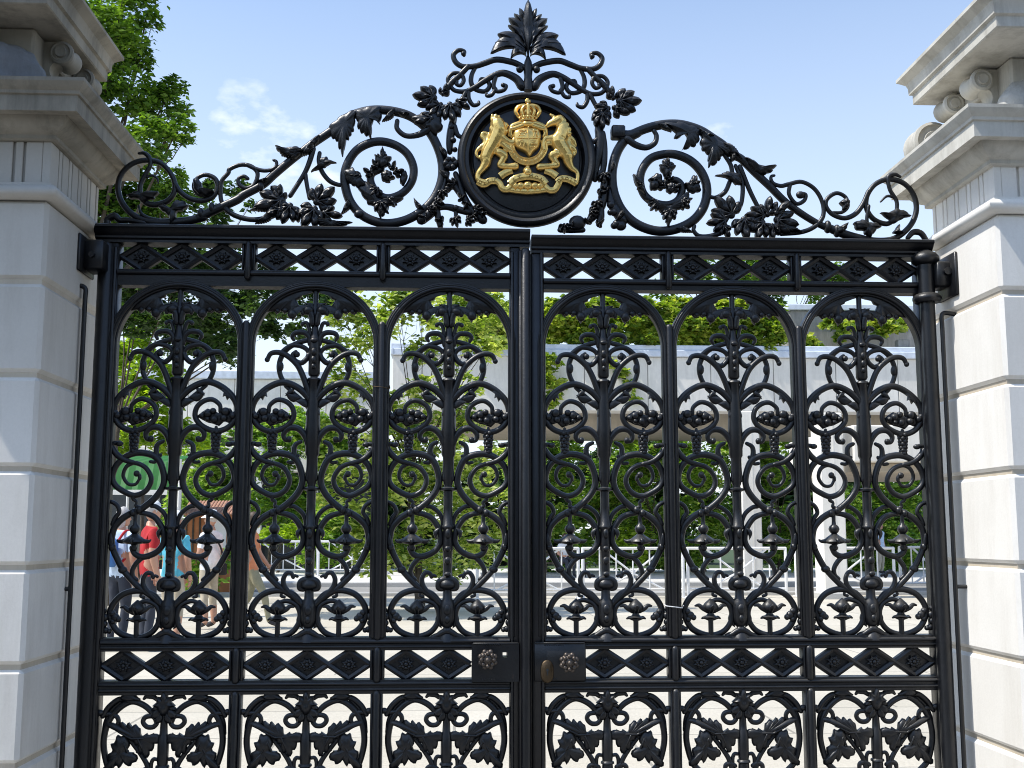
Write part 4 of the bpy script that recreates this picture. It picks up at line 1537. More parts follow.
        V.tube(z2([(182, 194), (168, 198), (165, 215), (180, 238), (220, 250), (262, 240), (330, 228), (398, 265), (440, 335), (446, 410), (405, 465), (330, 498), (220, 508)]), [.006, .008, .0095, .0095, .0095, .010, .010], -.006)
        V.tube(z2([(268, 240), (262, 295), (300, 345), (342, 330), (352, 298), (325, 288)]), [.009, .009, .008], -.006)
        x, z = z2([(322, 300)])[0]
        V.ball((x, -.010, z), (.020, .014, .016))
        V.tube(z2([(690, 280), (662, 345), (622, 398), (562, 422), (495, 400), (462, 355), (472, 315), (520, 287), (568, 310), (580, 358), (548, 390), (500, 392)]), [.010, .011, .0105, .0095, .009, .0085, .007], -.002)
        V.tube(z2([(860, 200), (830, 188), (795, 205), (805, 270), (840, 330), (842, 390)]), [.006, .010, .009, .009, .009], -.006)
        V.tube(z2([(845, 350), (830, 315), (790, 305), (755, 335)]), [.008, .007, .004], -.006)
        V.tube(z2([(690, 360), (680, 430), (690, 480)]), [.008, .008], -.008)
        V.tube(z2([(900, 530), (930, 500), (970, 505), (1000, 545)]), [.010, .014, .012], -.008)
        V.tube(z1([(705, 255), (742, 315), (752, 375)]), [.010, .010], -.004)
        V.tube(z1([(770, 320), (808, 420), (805, 520), (782, 580)]), [.009, .010, .009], -.004)
        V.tube(z1([(795, 325), (850, 460), (900, 560)]), [.011, .010], -.004)
        V.tube(z1([(740, 405), (712, 465), (660, 497), (612, 488)]), [.010, .010, .008], .002)
        V.tube(z1([(535, 665), (530, 690), (560, 720), (620, 722), (690, 700)]), [.008, .010, .012], -.010)
        for p in ((470, 470), (520, 492)):
            x, z = z2([p])[0]
            S.ball((x, -.004, z), (.016, .024, .028))
        leaves = [(z1([(360, 85), (440, 75), (520, 95), (562, 120), (560, 170), (540, 205), (505, 215), (465, 230), (490, 185), (488, 150), (470, 138), (448, 162), (425, 165), (420, 125)]), z1([(500, 140)])[0]),
                  (z1([(560, 115), (620, 140), (690, 190), (735, 235), (730, 265), (700, 255), (680, 280), (660, 302), (620, 326), (612, 290), (610, 255), (585, 235), (570, 200), (572, 150)]), z1([(640, 205)])[0]),
                  (z2([(25, 105), (60, 115), (100, 142), (150, 148), (186, 143), (168, 172), (135, 188), (110, 190), (80, 178), (55, 155)]), z2([(100, 160)])[0]),
                  (z1([(655, 380), (690, 370), (715, 358), (745, 362), (785, 372), (795, 400), (800, 425), (770, 430), (740, 405), (700, 388)]), z1([(745, 390)])[0]),
                  (z2([(530, 345), (560, 320), (580, 335), (578, 365), (550, 378), (545, 360)]), z2([(558, 350)])[0]),
                  (z2([(610, 455), (650, 435), (685, 450), (720, 450), (752, 470), (725, 490), (700, 525), (670, 510), (660, 490), (630, 488)]), z2([(682, 475)])[0]),
                  (z2([(755, 398), (800, 395), (830, 378), (870, 385), (912, 412), (875, 425), (840, 445), (810, 455), (790, 425)]), z2([(835, 415)])[0]),
                  (z2([(820, 505), (835, 480), (848, 462), (850, 490), (870, 510)]), z2([(842, 495)])[0]),
                  (z2([(510, 480), (540, 468), (572, 452), (568, 478), (550, 500), (520, 510)]), z2([(540, 485)])[0]),
                  (z1([(335, 320), (355, 325), (350, 300), (375, 285), (400, 305), (425, 325), (405, 360), (375, 395), (345, 355)]), z1([(378, 340)])[0]),
                  (z1([(480, 425), (505, 415), (520, 385), (545, 380), (555, 420), (570, 460), (535, 475), (505, 470)]), z1([(525, 435)])[0]),
                  (z1([(280, 405), (310, 372), (340, 372), (352, 410), (330, 450), (290, 460)]), z1([(318, 412)])[0]),
                  (z1([(372, 440), (395, 420), (420, 430), (426, 458), (402, 480), (378, 470)]), z1([(400, 452)])[0]),
                  (z1([(260, 520), (300, 540), (340, 555), (430, 540), (480, 480), (515, 510), (490, 535), (470, 560), (430, 580), (415, 600), (425, 620), (400, 630), (390, 668), (370, 640), (372, 610), (350, 590), (320, 570), (290, 555)]), z1([(390, 565)])[0]),
                  (z1([(185, 378), (215, 390), (240, 440), (255, 490), (225, 465), (200, 430)]), z1([(225, 435)])[0])]
        for c, s, a, lb in (((715, 575), 100, 130, 5), ((675, 640), 76, 188, 5), ((705, 690), 52, -60, 3), ((815, 665), 84, -80, 5)):
            x, z = z1([c])[0]
            lobes.append((x, z, s * 1.15 / 5.688 / 243, R(a), lb))
        for c, s, a, lb in (((145, 380), 84, 80, 3), ((90, 415), 80, 175, 5), ((205, 385), 80, 40, 3), ((105, 480), 80, -110, 5), ((225, 445), 100, -12, 5), ((165, 490), 66, -85, 3), ((25, 450), 60, -60, 3)):
            x, z = z2([c])[0]
            lobes.append((x, z, s * 1.0 / 5.389 / 240, R(a), lb))
        for c, s, a, lb in (((380, 325), 50, 90, 3), ((525, 430), 50, 20, 3), ((310, 410), 46, 170, 3), ((390, 600), 60, -90, 5), ((470, 540), 50, -40, 5), ((310, 545), 50, -130, 5), ((420, 450), 46, 30, 3), ((350, 440), 46, 140, 3), ((225, 440), 40, 150, 3), ((390, 390), 44, 80, 3)):
            x, z = z1([c])[0]
            lobes.append((x, z, s / 5.688 / 243, R(a), lb))
        for a_, c_, w_ in (((690, 195), (800, 285), .032), ((760, 255), (740, 300), .024), ((640, 160), (560, 130), .026), ((330, 90), (400, 130), .022), ((75, 300), (55, 360), .020), ((130, 575), (85, 640), .026), ((430, 680), (520, 700), .024)):
            leaves.append((drop_leaf(z1([a_])[0], z1([c_])[0], w_, .06), None))
        leaves.append((drop_leaf(z2([(180, 470)])[0], z2([(330, 505)])[0], .035, .05), None))
    lm = []
    for i, (o, c) in enumerate(leaves):
        b = MB()
        b.relief(serr(cr(o, 4, True), c, .07), h=.017 + .002 * (i % 3), y=-.012 - .0013 * (i % 5), c=c, ridge=.55, back=.012)
        lm.append(b)
    for i, (x, z, sz, a, lb) in enumerate(lobes):
        lm.append(lobed(x, z, sz, a, lb, 2.4 if lb > 3 else 1.5, -.014 - .0017 * (i % 4)))
    return S, V, lm


S, V, lm = wing(-1)
cr_l = obj('cresting', S, IRON, GL, None, True, 70)
for b in V.items:
    obj('volute', b, IRON, cr_l, None, True, 70)
for b in lm:
    obj('leaf', b, IRON, cr_l, None, True, 60)
S, V, lm = wing(1)
cr_r = obj('cresting', S, IRON, GR, None, True, 70)
for b in V.items:
    obj('volute', b, IRON, cr_r, None, True, 70)
for b in lm:
    obj('leaf', b, IRON, cr_r, None, True, 60)

# central crest over the medallion: left half traced, mirrored about the axis
MX, MZ = at(526.5, 160.5)
CAX = at(528, 60)[0]
zc_ = zoomed(405, 0, 6.98)
zT = lambda pts: [(p[0] - CAX, p[1]) for p in zc_(pts)]
b = MB()
b.tube(zT([(835, 475), (790, 450), (740, 432), (640, 416), (560, 440), (490, 462), (405, 465), (355, 435), (338, 385), (372, 352), (412, 358), (412, 385)]), [.013, .014, .014, .0135, .0125, .012, .011, .0095, .008], 0)
b.ball((*zT([(408, 378)])[0][:1], -.004, zT([(408, 378)])[0][1]), .011)
b.tube(zT([(440, 468), (380, 530), (325, 580), (280, 640)]), [.012, .013, .014, .013], -.004)
b.tube(zT([(312, 605), (300, 555), (335, 517), (390, 522), (410, 565), (388, 600), (360, 592), (362, 572)]), [.009, .0095, .009, .008], -.006)
b.tube(zT([(490, 470), (466, 520), (462, 575), (490, 620), (555, 636), (590, 602), (575, 562), (535, 548), (522, 565)]), [.009, .0105, .0105, .010, .009, .007], .004)
b.tube(zT([(815, 605), (775, 550), (690, 512), (620, 530), (550, 570), (485, 612), (420, 640), (350, 634), (312, 600)]), [.020, .018, .015, .0135, .012, .011, .010, .009], -.002)
b.tube(zT([(632, 540), (618, 600), (640, 640), (688, 632), (706, 603), (682, 592)]), [.010, .0095, .009, .007], -.004)
b.ball((zT([(684, 598)])[0][0], -.006, zT([(684, 598)])[0][1]), .010)
b.tube(zT([(632, 625), (605, 665), (572, 672), (568, 655)]), [.009, .009, .006], -.004)
b.tube(zT([(442, 632), (445, 690), (475, 735), (512, 728), (515, 712)]), [.010, .010, .009, .006], -.002)
b.tube(zT([(425, 645), (385, 720), (345, 760), (320, 800)]), [.010, .010, .009], -.004)
b.ball((zT([(800, 490)])[0][0], -.01, zT([(800, 490)])[0][1]), (.016, .016, .016))
q = MB()
q.join(b.mirrored(), lambda p: (p[0] + CAX, p[1], p[2]))
crest = obj('crest', q, IRON, GL, None, True, 70)
b = MB()
z0, z1_ = zT([(858, 605)])[0][1], zT([(858, 405)])[0][1]
hgt = z1_ - z0
b.lathe([(.020, z0 - .02), (.022, z0), (.017, z0 + hgt * .3), (.020, z0 + hgt * .6), (.016, z0 + hgt * .85), (.004, z1_ + .01)], (CAX, -.004, 0), 12)
obj('bud', b, IRON, crest)
pal = []
for a, c, wd, bd, y in (((858, 400), (858, 8), .046, 0, -.014), ((852, 230), (797, 60), .027, -.05, -.004), ((850, 300), (722, 130), .046, -.14, -.007), ((848, 350), (645, 245), .046, -.12, -.010),
                        ((846, 375), (596, 380), .056, -.32, -.013), ((846, 400), (735, 415), .036, -.45, -.016), ((849, 335), (718, 182), .034, -.16, -.0085), ((847, 368), (628, 308), .038, -.2, -.0115), ((851, 250), (760, 100), .024, -.1, -.0055)):
    o = drop_leaf(zT([a])[0], zT([c])[0], wd, bd, 12, 1.15 if a[0] != 858 else 1.1, .6)
    pal.append((o, y))
    if a[0] != 858:
        pal.append(([(-p[0], p[1]) for p in o][::-1], y - .0007))
for o, y in pal:
    b = MB()
    b.relief([(p[0] + CAX, p[1]) for p in o], h=.018, y=y, ridge=.5, back=.012)
    obj('palmette_leaf', b, IRON, crest, None, True, 60)
for px_, pz_, s, a, lb in ((428, 99, 18, 172, 5), (437, 110, 15, 225, 5), (451, 112, 16, -78, 5), (461, 105, 12, -30, 3), (444, 93, 10, 70, 3), (427, 122, 15, 195, 3),
                           (625, 103, 19, 3, 5), (612, 97, 11, 95, 3), (603, 112, 14, 200, 5), (601, 120, 14, -85, 5), (618, 111, 14, -20, 3)):
    x, z = at(px_, pz_)
    b = lobed(x, z, s / 246, R(a), lb, 2.2 if lb > 3 else 1.4, -.012 - .0011 * (a % 7))
    obj('leaf', b, IRON, crest, None, True, 60)

# ornament either side of the medallion
zl, zr = zoomed(415, 110, 5.907), zoomed(560, 100, 5.297)
b = MB()
b.tube(zl([(235, 35), (222, 80), (212, 140), (205, 200), (205, 250)]), [.012, .016, .018, .016, .012], -.004)
b.tube(zl([(232, 100), (250, 150), (275, 165), (282, 155)]), [.012, .010, .006], -.010)
for p, r in (((215, 110), .012), ((225, 185), .014), ((210, 325), .034), ((235, 240), .012), ((220, 440), .022), ((190, 470), .012), ((270, 520), .018), ((240, 585), .015), ((240, 660), .024), ((165, 500), .022), ((135, 560), .024),
             ((100, 600), .022), ((50, 640), .02), ((370, 600), .024), ((400, 620), .018), ((350, 640), .018), ((320, 660), .022), ((150, 660), .02), ((300, 570), .02)):
    x, z = zl([p])[0]
    if r > .0165 and p != (210, 325):
        b.join(lobed(x, z, r * 1.35, (p[0] * 7 + p[1] * 3) % 6.28, 3 if r < .021 else 5, 2.6))
    else:
        b.ball((x, -.012, z), (r, .018, r * .9))
for k in range(6):
    x, z = zl([(210, 325)])[0]
    a = 2 * PI * k / 6
    b.ball((x + math.cos(a) * .020, -.026, z + math.sin(a) * .018), (.012, .012, .012), 8, 6)
b.tube(zl([(190, 375), (170, 450), (140, 530), (100, 600), (40, 650)]), [.012, .014, .018, .022, .022], -.004)
b.tube(zl([(240, 380), (265, 450), (290, 520), (330, 590), (400, 650)]), [.012, .014, .016, .018, .020], -.004)
b.tube(zl([(190, 480), (225, 450), (265, 500)]), [.012, .014, .012], -.008)
b.tube(zl([(100, 590), (180, 575), (250, 590), (320, 610)]), [.012, .014, .016, .014], -.008)
b.tube(zl([(240, 585), (242, 625), (240, 660)]), [.010, .009, .010], -.008)
b.tube(zl([(130, 600), (140, 650), (150, 690)]), [.014, .014, .012], -.006)
obj('acanthus', b, IRON, crest, None, True, 70)
b = MB()
b.tube(zr([(205, 110), (205, 160), (212, 200), (205, 280), (190, 350), (185, 420)]), [.012, .018, .022, .022, .018, .014], -.004)
b.tube(zr([(195, 215), (168, 228), (162, 210)]), [.012, .010, .007], -.010)
b.tube(zr([(225, 180), (235, 250), (232, 330), (222, 400)]), [.012, .012, .014, .012], -.010)
for p, r in (((228, 415), .026), ((210, 395), .016), ((215, 500), .020), ((195, 560), .024), ((170, 600), .022), ((150, 640), .018), ((210, 655), .018), ((90, 655), .036), ((20, 680), .022), ((235, 480), .02), ((60, 675), .02)):
    x, z = zr([p])[0]
    if .0165 < r < .03:
        b.join(lobed(x, z, r * 1.35, (p[0] * 5 + p[1] * 3) % 6.28, 3 if r < .021 else 5, 2.6))
    else:
        b.ball((x, -.012, z), (r, .018, r * .9))
b.tube(zr([(235, 430), (230, 500), (215, 560), (180, 610), (150, 645)]), [.016, .018, .022, .02, .014], -.004)
b.tube(zr([(215, 560), (215, 620), (205, 660)]), [.014, .016, .014], -.008)
b.tube(zr([(0, 690), (60, 690), (120, 690)]), [.012, .014, .012], -.004)
obj('acanthus', b, IRON, crest, None, True, 70)
b = MB()                                    # foot ornament of the right leaf beside its great scroll
b.tube(zr([(262, 480), (270, 540), (290, 580), (330, 640)]), [.010, .018, .022, .022], -.004)
for p, r in (((270, 560), .020), ((285, 600), .018), ((300, 660), .02), ((285, 670), .016), ((320, 670), .024), ((265, 600), .014)):
    x, z = zr([p])[0]
    b.ball((x, -.012, z), (r, .018, r * .9))
obj('acanthus', b, IRON, cr_r, None, True, 70)

# ------------------------------------------------------------------ medallion with gilt arms
med = MB()
med.lathe([(.258, .030), (.282, .028), (.289, .012), (.289, -.010), (.282, -.024), (.272, -.030), (.262, -.026), (.256, -.018), (.250, -.020), (.242, -.020), (.236, -.008), (.230, .006), (.222, .010), (.220, .030)],
          (MX, -.012, MZ), 72, axis='y')
md = obj('medallion', med, IRON, GL, None, True, 40)
b = MB()
b.lathe([(.222, .012), (.221, .004), (.17, -.004), (.10, -.010), (.04, -.013), (.002, -.014)], (MX, -.012, MZ), 72, axis='y')
obj('disc', b, IRON, md, None, True, 60)
zM = zoomed(460, 91.5, 6.4)
YD = -.026


def fused(b, vox=.0032):
    """join overlapping pieces into one continuous skin"""
    me = b.mesh('tmp', GOLD, True, 80)
    o = bpy.data.objects.new('tmp', me)
    col.objects.link(o)
    m = o.modifiers.new('r', 'REMESH')
    m.mode = 'VOXEL'
    m.voxel_size = vox
    s = o.modifiers.new('s', 'SMOOTH')
    s.iterations = 3
    s.factor = .5
    dg = bpy.context.evaluated_depsgraph_get()
    out = bpy.data.meshes.new_from_object(o.evaluated_get(dg))
    bpy.data.objects.remove(o)
    out.materials.clear()
    out.materials.append(GOLD)
    out.shade_smooth()
    return out


px = 1 / 6.4 / 246
# lion
b = MB()
t = lambda pts, r, y=-.006: b.tube(zM(pts), [k * px * 1.24 for k in r], YD + y, 10, 5)
t([(248, 262), (232, 310), (205, 360), (178, 405), (165, 440)], [48, 46, 40, 36, 34], -.004)
t([(240, 235), (250, 275)], [44, 44], -.008)
for p, r in (((215, 230), 24), ((205, 260), 22), ((225, 205), 24), ((290, 240), 20), ((285, 275), 22), ((255, 300), 24), ((215, 290), 24)):
    x, z = zM([p])[0]
    b.ball((x, YD - .016, z), (r * px, .012, r * px))
x, z = zM([(252, 243)])[0]
b.ball((x, YD - .024, z), (26 * px, .013, 28 * px))
x, z = zM([(258, 262)])[0]
b.ball((x, YD - .034, z), (15 * px, .008, 13 * px))
t([(165, 430), (165, 470), (145, 505), (115, 545), (118, 580), (160, 600)], [32, 28, 20, 15, 15, 18])
t([(250, 410), (282, 430), (268, 462), (252, 492), (300, 496), (350, 498)], [24, 22, 18, 16, 15, 22], -.012)
t([(270, 320), (310, 345), (335, 350), (345, 330)], [22, 17, 15, 15], -.014)
t([(250, 340), (290, 372), (320, 395)], [20, 16, 16], -.010)
t([(150, 440), (112, 432), (104, 405), (128, 375), (160, 352), (158, 325), (140, 305), (150, 285), (172, 292), (172, 315)], [9, 9, 10, 12, 17, 15, 13, 13, 13, 10], -.004)
t([(200, 200), (205, 172)], [8, 8], -.012)
t([(220, 195), (228, 172)], [8, 8], -.012)
t([(240, 195), (250, 180)], [8, 7], -.012)
obj('lion', fused(b), GOLD, md)
# unicorn
b = MB()
t([(652, 245), (640, 300), (625, 340), (655, 390), (685, 430)], [34, 40, 46, 40, 34], -.004)
t([(640, 215), (660, 255), (640, 310)], [26, 32, 40], -.006)
t([(632, 200), (600, 215), (570, 228), (556, 240)], [26, 24, 17, 13], -.012)
t([(610, 190), (590, 172)], [8, 6], -.012)
t([(592, 180), (575, 170)], [10, 8], -.012)
for p, r in (((660, 210), 18), ((678, 235), 18), ((690, 265), 20), ((695, 290), 16), ((650, 195), 16)):
    x, z = zM([p])[0]
    b.ball((x, YD - .014, z), (r * px, .010, r * px))
t([(612, 325), (570, 320), (540, 325), (530, 360), (535, 395)], [24, 18, 14, 13, 13], -.014)
t([(600, 350), (560, 350), (545, 365)], [18, 14, 12], -.008)
t([(682, 430), (690, 470), (710, 505), (742, 530), (748, 565), (738, 600)], [34, 26, 17, 12, 11, 14], -.006)
t([(610, 420), (582, 432), (600, 460), (618, 490), (570, 495), (505, 502)], [26, 22, 18, 16, 15, 20], -.012)
t([(700, 430), (730, 415), (728, 385), (702, 365), (692, 335), (705, 310), (722, 330), (735, 360)], [9, 9, 12, 14, 12, 10, 12, 8], -.004)
obj('unicorn', fused(b), GOLD, md)
# shield in its belt
b = MB()
b.relief(zM(cr([(340, 275), (375, 258), (430, 250), (495, 262), (515, 300), (508, 345), (500, 380), (470, 405), (440, 440), (415, 410), (370, 388), (345, 365), (335, 320)], 3, True)), h=.026, y=YD - .010, c=zM([(430, 335)])[0], back=.02)
sh = obj('shield', b, GOLD, md, None, True, 50)
b = MB()
for i in range(2):                          # quarter lines and small charges in relief
    pass
b.tube3([(p[0], YD - .0385, p[1]) for p in zM([(430, 262), (430, 330), (430, 420)])], .0022, 6)
b.tube3([(p[0], YD - .0385, p[1]) for p in zM([(348, 330), (430, 334), (505, 330)])], .0022, 6)
for (x0, y0) in ((372, 285), (378, 300), (368, 315)):
    b.tube(zM([(x0, y0), (x0 + 14, y0 - 5), (x0 + 30, y0), (x0 + 42, y0 - 6)]), .0022, YD - .036, 6, 4)
for (x0, y0) in ((445, 350), (452, 368), (440, 388)):
    b.tube(zM([(x0, y0), (x0 + 12, y0 - 5), (x0 + 26, y0), (x0 + 34, y0 - 4)]), .0022, YD - .036, 6, 4)
b.tube(zM([(465, 320), (470, 295), (462, 280), (480, 285), (492, 280), (485, 300), (490, 318)]), .0026, YD - .036, 6, 4)
b.tube(zM([(375, 385), (385, 362), (375, 350), (395, 345), (405, 360), (402, 385)]), .0024, YD - .036, 6, 4)
obj('quartering', b, GOLD, sh, None, True, 70)
b = MB()
ring = zM([(430 + 122 * math.cos(a), 372 + 116 * math.sin(a)) for a in [R(-22 + 224 * i / 30) for i in range(31)]])
inner = zM([(430 + 88 * math.cos(a), 366 + 84 * math.sin(a)) for a in [R(-22 + 224 * i / 30) for i in range(31)]])
n = len(ring)
vs = [(p[0], YD + .004, p[1]) for p in ring] + [(p[0], YD - .014, p[1]) for p in ring] + [((p[0] + q[0]) / 2, YD - .020, (p[1] + q[1]) / 2) for p, q in zip(ring, inner)] + [(p[0], YD - .014, p[1]) for p in inner]
fs = []
for k in range(3):
    for i in range(n - 1):
        fs.append((k * n + i, k * n + i + 1, (k + 1) * n + i + 1, (k + 1) * n + i))
b.add(vs, fs)
b.tube3([(p[0], YD - .015, p[1]) for p in ring], .004, 6)
b.tube3([(p[0], YD - .015, p[1]) for p in inner], .0035, 6)
for i in range(2, 29, 2):                   # worn raised marks on the belt
    p = ((ring[i][0] + inner[i][0]) / 2, (ring[i][1] + inner[i][1]) / 2)
    b.ball((p[0], YD - .020, p[1]), (.0035, .003, .005), 6, 5)
b.tube(zM([(430, 480), (428, 505), (415, 525), (430, 560)]), [.008, .010, .012, .010], YD - .006)
x, z = zM([(430, 535)])[0]
b.ball((x, YD - .018, z), (.017, .014, .017))
obj('belt', b, GOLD, sh, None, True, 50)
# helm and mantling
b = MB()
for s in (-1, 1):
    X = lambda x: 430 + s * (x - 430)
    b.tube(zM([(X(430), 222), (X(380), 228), (X(335), 245), (X(318), 280), (X(328), 310)]), [.012, .013, .013, .010, .007], YD - .012)
    b.tube(zM([(X(400), 240), (X(350), 258), (X(326), 262)]), [.010, .010, .008], YD - .018)
    b.tube(zM([(X(420), 236), (X(500), 240), (X(540), 262), (X(548), 300)]), [.010, .012, .011, .007], YD - .010)
x, z = zM([(430, 232)])[0]
b.ball((x, YD - .018, z), (.028, .018, .014))
obj('mantling', b, GOLD, md, None, True, 70)
# crown
b = MB()
cx, cz = zM([(430, 215)])[0]
k = px
b.lathe([(58 * k, 0), (62 * k, 4 * k), (62 * k, 10 * k), (55 * k, 14 * k), (55 * k, 24 * k), (61 * k, 28 * k), (61 * k, 34 * k), (50 * k, 38 * k), (56 * k, 55 * k), (58 * k, 72 * k), (44 * k, 92 * k), (20 * k, 100 * k), (4 * k, 103 * k)], (cx, YD, cz), 24)
b.v = [(p[0], YD - .004 + (p[1] - YD) * .8, p[2]) for p in b.v]
for s in (-1, 1):
    X = lambda x: 430 + s * (x - 430)
    b.tube(zM([(X(488), 182), (X(505), 150), (X(490), 122), (X(455), 112), (X(430), 120)]), [.008, .0095, .010, .009, .007], YD - .012)
    b.tube(zM([(X(462), 185), (X(470), 155), (X(455), 130), (X(432), 120)]), [.006, .007, .007, .006], YD - .034)
b.tube(zM([(430, 185), (430, 150), (430, 120)]), [.006, .007, .007], YD - .040)
for xx in (378, 404, 430, 456, 482):
    p = zM([(xx, 196)])[0]
    dy = math.sqrt(max(0, 1 - ((xx - 430) / 60) ** 2)) * .034
    b.ball((p[0], YD - dy - .005, p[1]), (.006, .006, .006), 8, 6)
x, z = zM([(430, 112)])[0]
b.ball((x, YD - .012, z), .011, 10, 7)
p0, p1 = zM([(412, 68), (448, 104)])
b.bevbox(p0[0] + .006, p1[0] - .006, YD - .018, YD - .006, p1[1], p0[1], .002)
b.bevbox(p0[0], p1[0], YD - .0175, YD - .0065, (p0[1] + p1[1]) / 2 - .005, (p0[1] + p1[1]) / 2 + .007, .002)
obj('crown', b, GOLD, md, None, True, 45)


# ribbon
def band(path, hw_, y=0):
    b = MB()
    P = cr(path, 6)
    pts = zM([(p[0], p[1]) for p in P])
    n = len(pts)
    vs = []
    for sgn_, yy in ((1, -.004), (1, -.013), (.7, -.0165), (-.7, -.0165), (-1, -.013), (-1, -.004)):
        for i in range(n):
            a, c = pts[max(0, i - 1)], pts[min(n - 1, i + 1)]
            dx, dz = c[0] - a[0], c[1] - a[1]
            l = math.hypot(dx, dz)
            h_ = hw_ * px * sgn_
            vs.append((pts[i][0] - dz / l * h_, YD + yy + y, pts[i][1] + dx / l * h_))
    fs = []
    for k in range(5):
        for i in range(n - 1):
            fs.append((k * n + i, k * n + i + 1, (k + 1) * n + i + 1, (k + 1) * n + i))
    for i in (0, n - 1):
        fs.append(tuple(k * n + i for k in range(6)))
    b.add(vs, fs)
    return b


b = band([(318, 612), (350, 580), (395, 566), (430, 562), (470, 566), (515, 580), (545, 612)], 24, -.006)
b.join(band([(112, 592), (150, 612), (190, 590), (225, 588)], 22))
b.join(band([(225, 585), (252, 605), (268, 635), (300, 642), (330, 615)], 21, .001))
b.join(band([(530, 612), (565, 645), (600, 645), (622, 615), (632, 592)], 21, .001))
b.join(band([(618, 600), (645, 575), (690, 580), (740, 606)], 22))
b.join(band([(300, 640), (360, 650), (430, 655), (500, 650), (560, 640)], 18, .002))
b.join(band([(255, 560), (290, 535), (330, 520)], 24, .002))
b.join(band([(615, 560), (580, 535), (540, 520)], 24, .002))
rb = obj('motto_ribbon', b, GOLD, md, None, True, 50)
b = MB()
for xx, r in ((352, 20), (385, 24), (430, 28), (475, 24), (508, 20)):
    x, z = zM([(xx, 618 + abs(xx - 430) * .05)])[0]
    b.join(lobed(x, z - .002, r * px * 1.5, -PI / 2, 3, 2.2, YD - .004, .012))
    b.ball((x, YD - .010, z), (r * px * 1.2, .014, r * px))
obj('base_foliage', b, GOLD, md, None, True, 70)
DGOLD = mat_gold('dark_gilding', (.22, .13, .035), .5)  # darker gold for the motto letters


def lettering(txt, path, size, y):
    """raised letters set one by one along the ribbon"""
    P = zM([(p[0], p[1]) for p in cr(path, 10)])
    d = [0]
    for a, c in zip(P, P[1:]):
        d.append(d[-1] + math.hypot(c[0] - a[0], c[1] - a[1]))
    out = MB()
    for i, ch in enumerate(txt):
        if ch == ' ':
            continue
        s = d[-1] * (i + .5) / len(txt)
        k = max(j for j in range(len(d)) if d[j] <= s)
        k = min(k, len(P) - 2)
        f = (s - d[k]) / max(1e-9, d[k + 1] - d[k])
        x, z = P[k][0] + (P[k + 1][0] - P[k][0]) * f, P[k][1] + (P[k + 1][1] - P[k][1]) * f
        ang = math.atan2(P[k + 1][1] - P[k][1], P[k + 1][0] - P[k][0])
        cu = bpy.data.curves.new('t', 'FONT')
        cu.body = ch
        cu.size = size
        cu.align_x = 'CENTER'
        cu.align_y = 'CENTER'
        cu.extrude = .0012
        cu.resolution_u = 2
        o = bpy.data.objects.new('t', cu)
        col.objects.link(o)
        me = bpy.data.meshes.new_from_object(o.evaluated_get(bpy.context.evaluated_depsgraph_get()))
        ca, sa = math.cos(ang), math.sin(ang)
        out.add([(x + v_.co.x * ca - v_.co.y * sa, y - v_.co.z, z + v_.co.x * sa + v_.co.y * ca) for v_ in me.vertices], [list(f_.vertices) for f_ in me.polygons])
        bpy.data.objects.remove(o)
    return out


b = lettering('ET MON', [(332, 602), (365, 578), (430, 564), (495, 578), (530, 602)], .022, YD - .0235)
b.join(lettering('DIEU', [(116, 594), (150, 612), (190, 590), (225, 588)], .020, YD - .0175))
b.join(lettering('DROIT', [(622, 600), (645, 577), (690, 581), (738, 605)], .020, YD - .0175))
obj('motto_letters', b, DGOLD, rb, None, False)


# ------------------------------------------------------------------ planting
def leaves(b, c, r, n, size, rng, squash=.85, sub=26, up=.35, aspect=.55):
    """leaf clumps: sub-clusters spread through an ellipsoid, each a spray of folded leaves"""
    for k in range(sub):
        while True:
            d = Vector((rng.uniform(-1, 1), rng.uniform(-1, 1), rng.uniform(-1, 1)))
            if .05 < d.length < 1:
                break
        d = d.normalized() * (d.length ** .55)
        sc = Vector(c) + Vector((d.x * r, d.y * r, d.z * r * squash)) * .86
        sr = r * rng.uniform(.16, .34)
        for j in range(max(1, n // sub)):
            p = sc + Vector((rng.gauss(0, .55), rng.gauss(0, .55), rng.gauss(0, .42))) * sr
            a = rng.uniform(0, 2 * PI)
            t = Vector((math.cos(a), math.sin(a), rng.uniform(-.75, .35))).normalized()
            nrm = (Vector((rng.gauss(0, .6), rng.gauss(0, .6), up + rng.random())) - t * 0).normalized()
            s_ = t.cross(nrm)
            if s_.length < .01:
                continue
            s_.normalize()
            nrm = s_.cross(t)
            L = size * rng.uniform(.65, 1.25)
            w_ = L * aspect * .5
            o = len(b.v)
            b.v += [p[:], (p + t * L * .42 + s_ * w_ + nrm * w_ * .25)[:], (p + t * L)[:], (p + t * L * .42 - s_ * w_ + nrm * w_ * .25)[:]]
            b.f += [(o, o + 1, o + 2), (o, o + 2, o + 3)]
            b.mi += [0, 0]


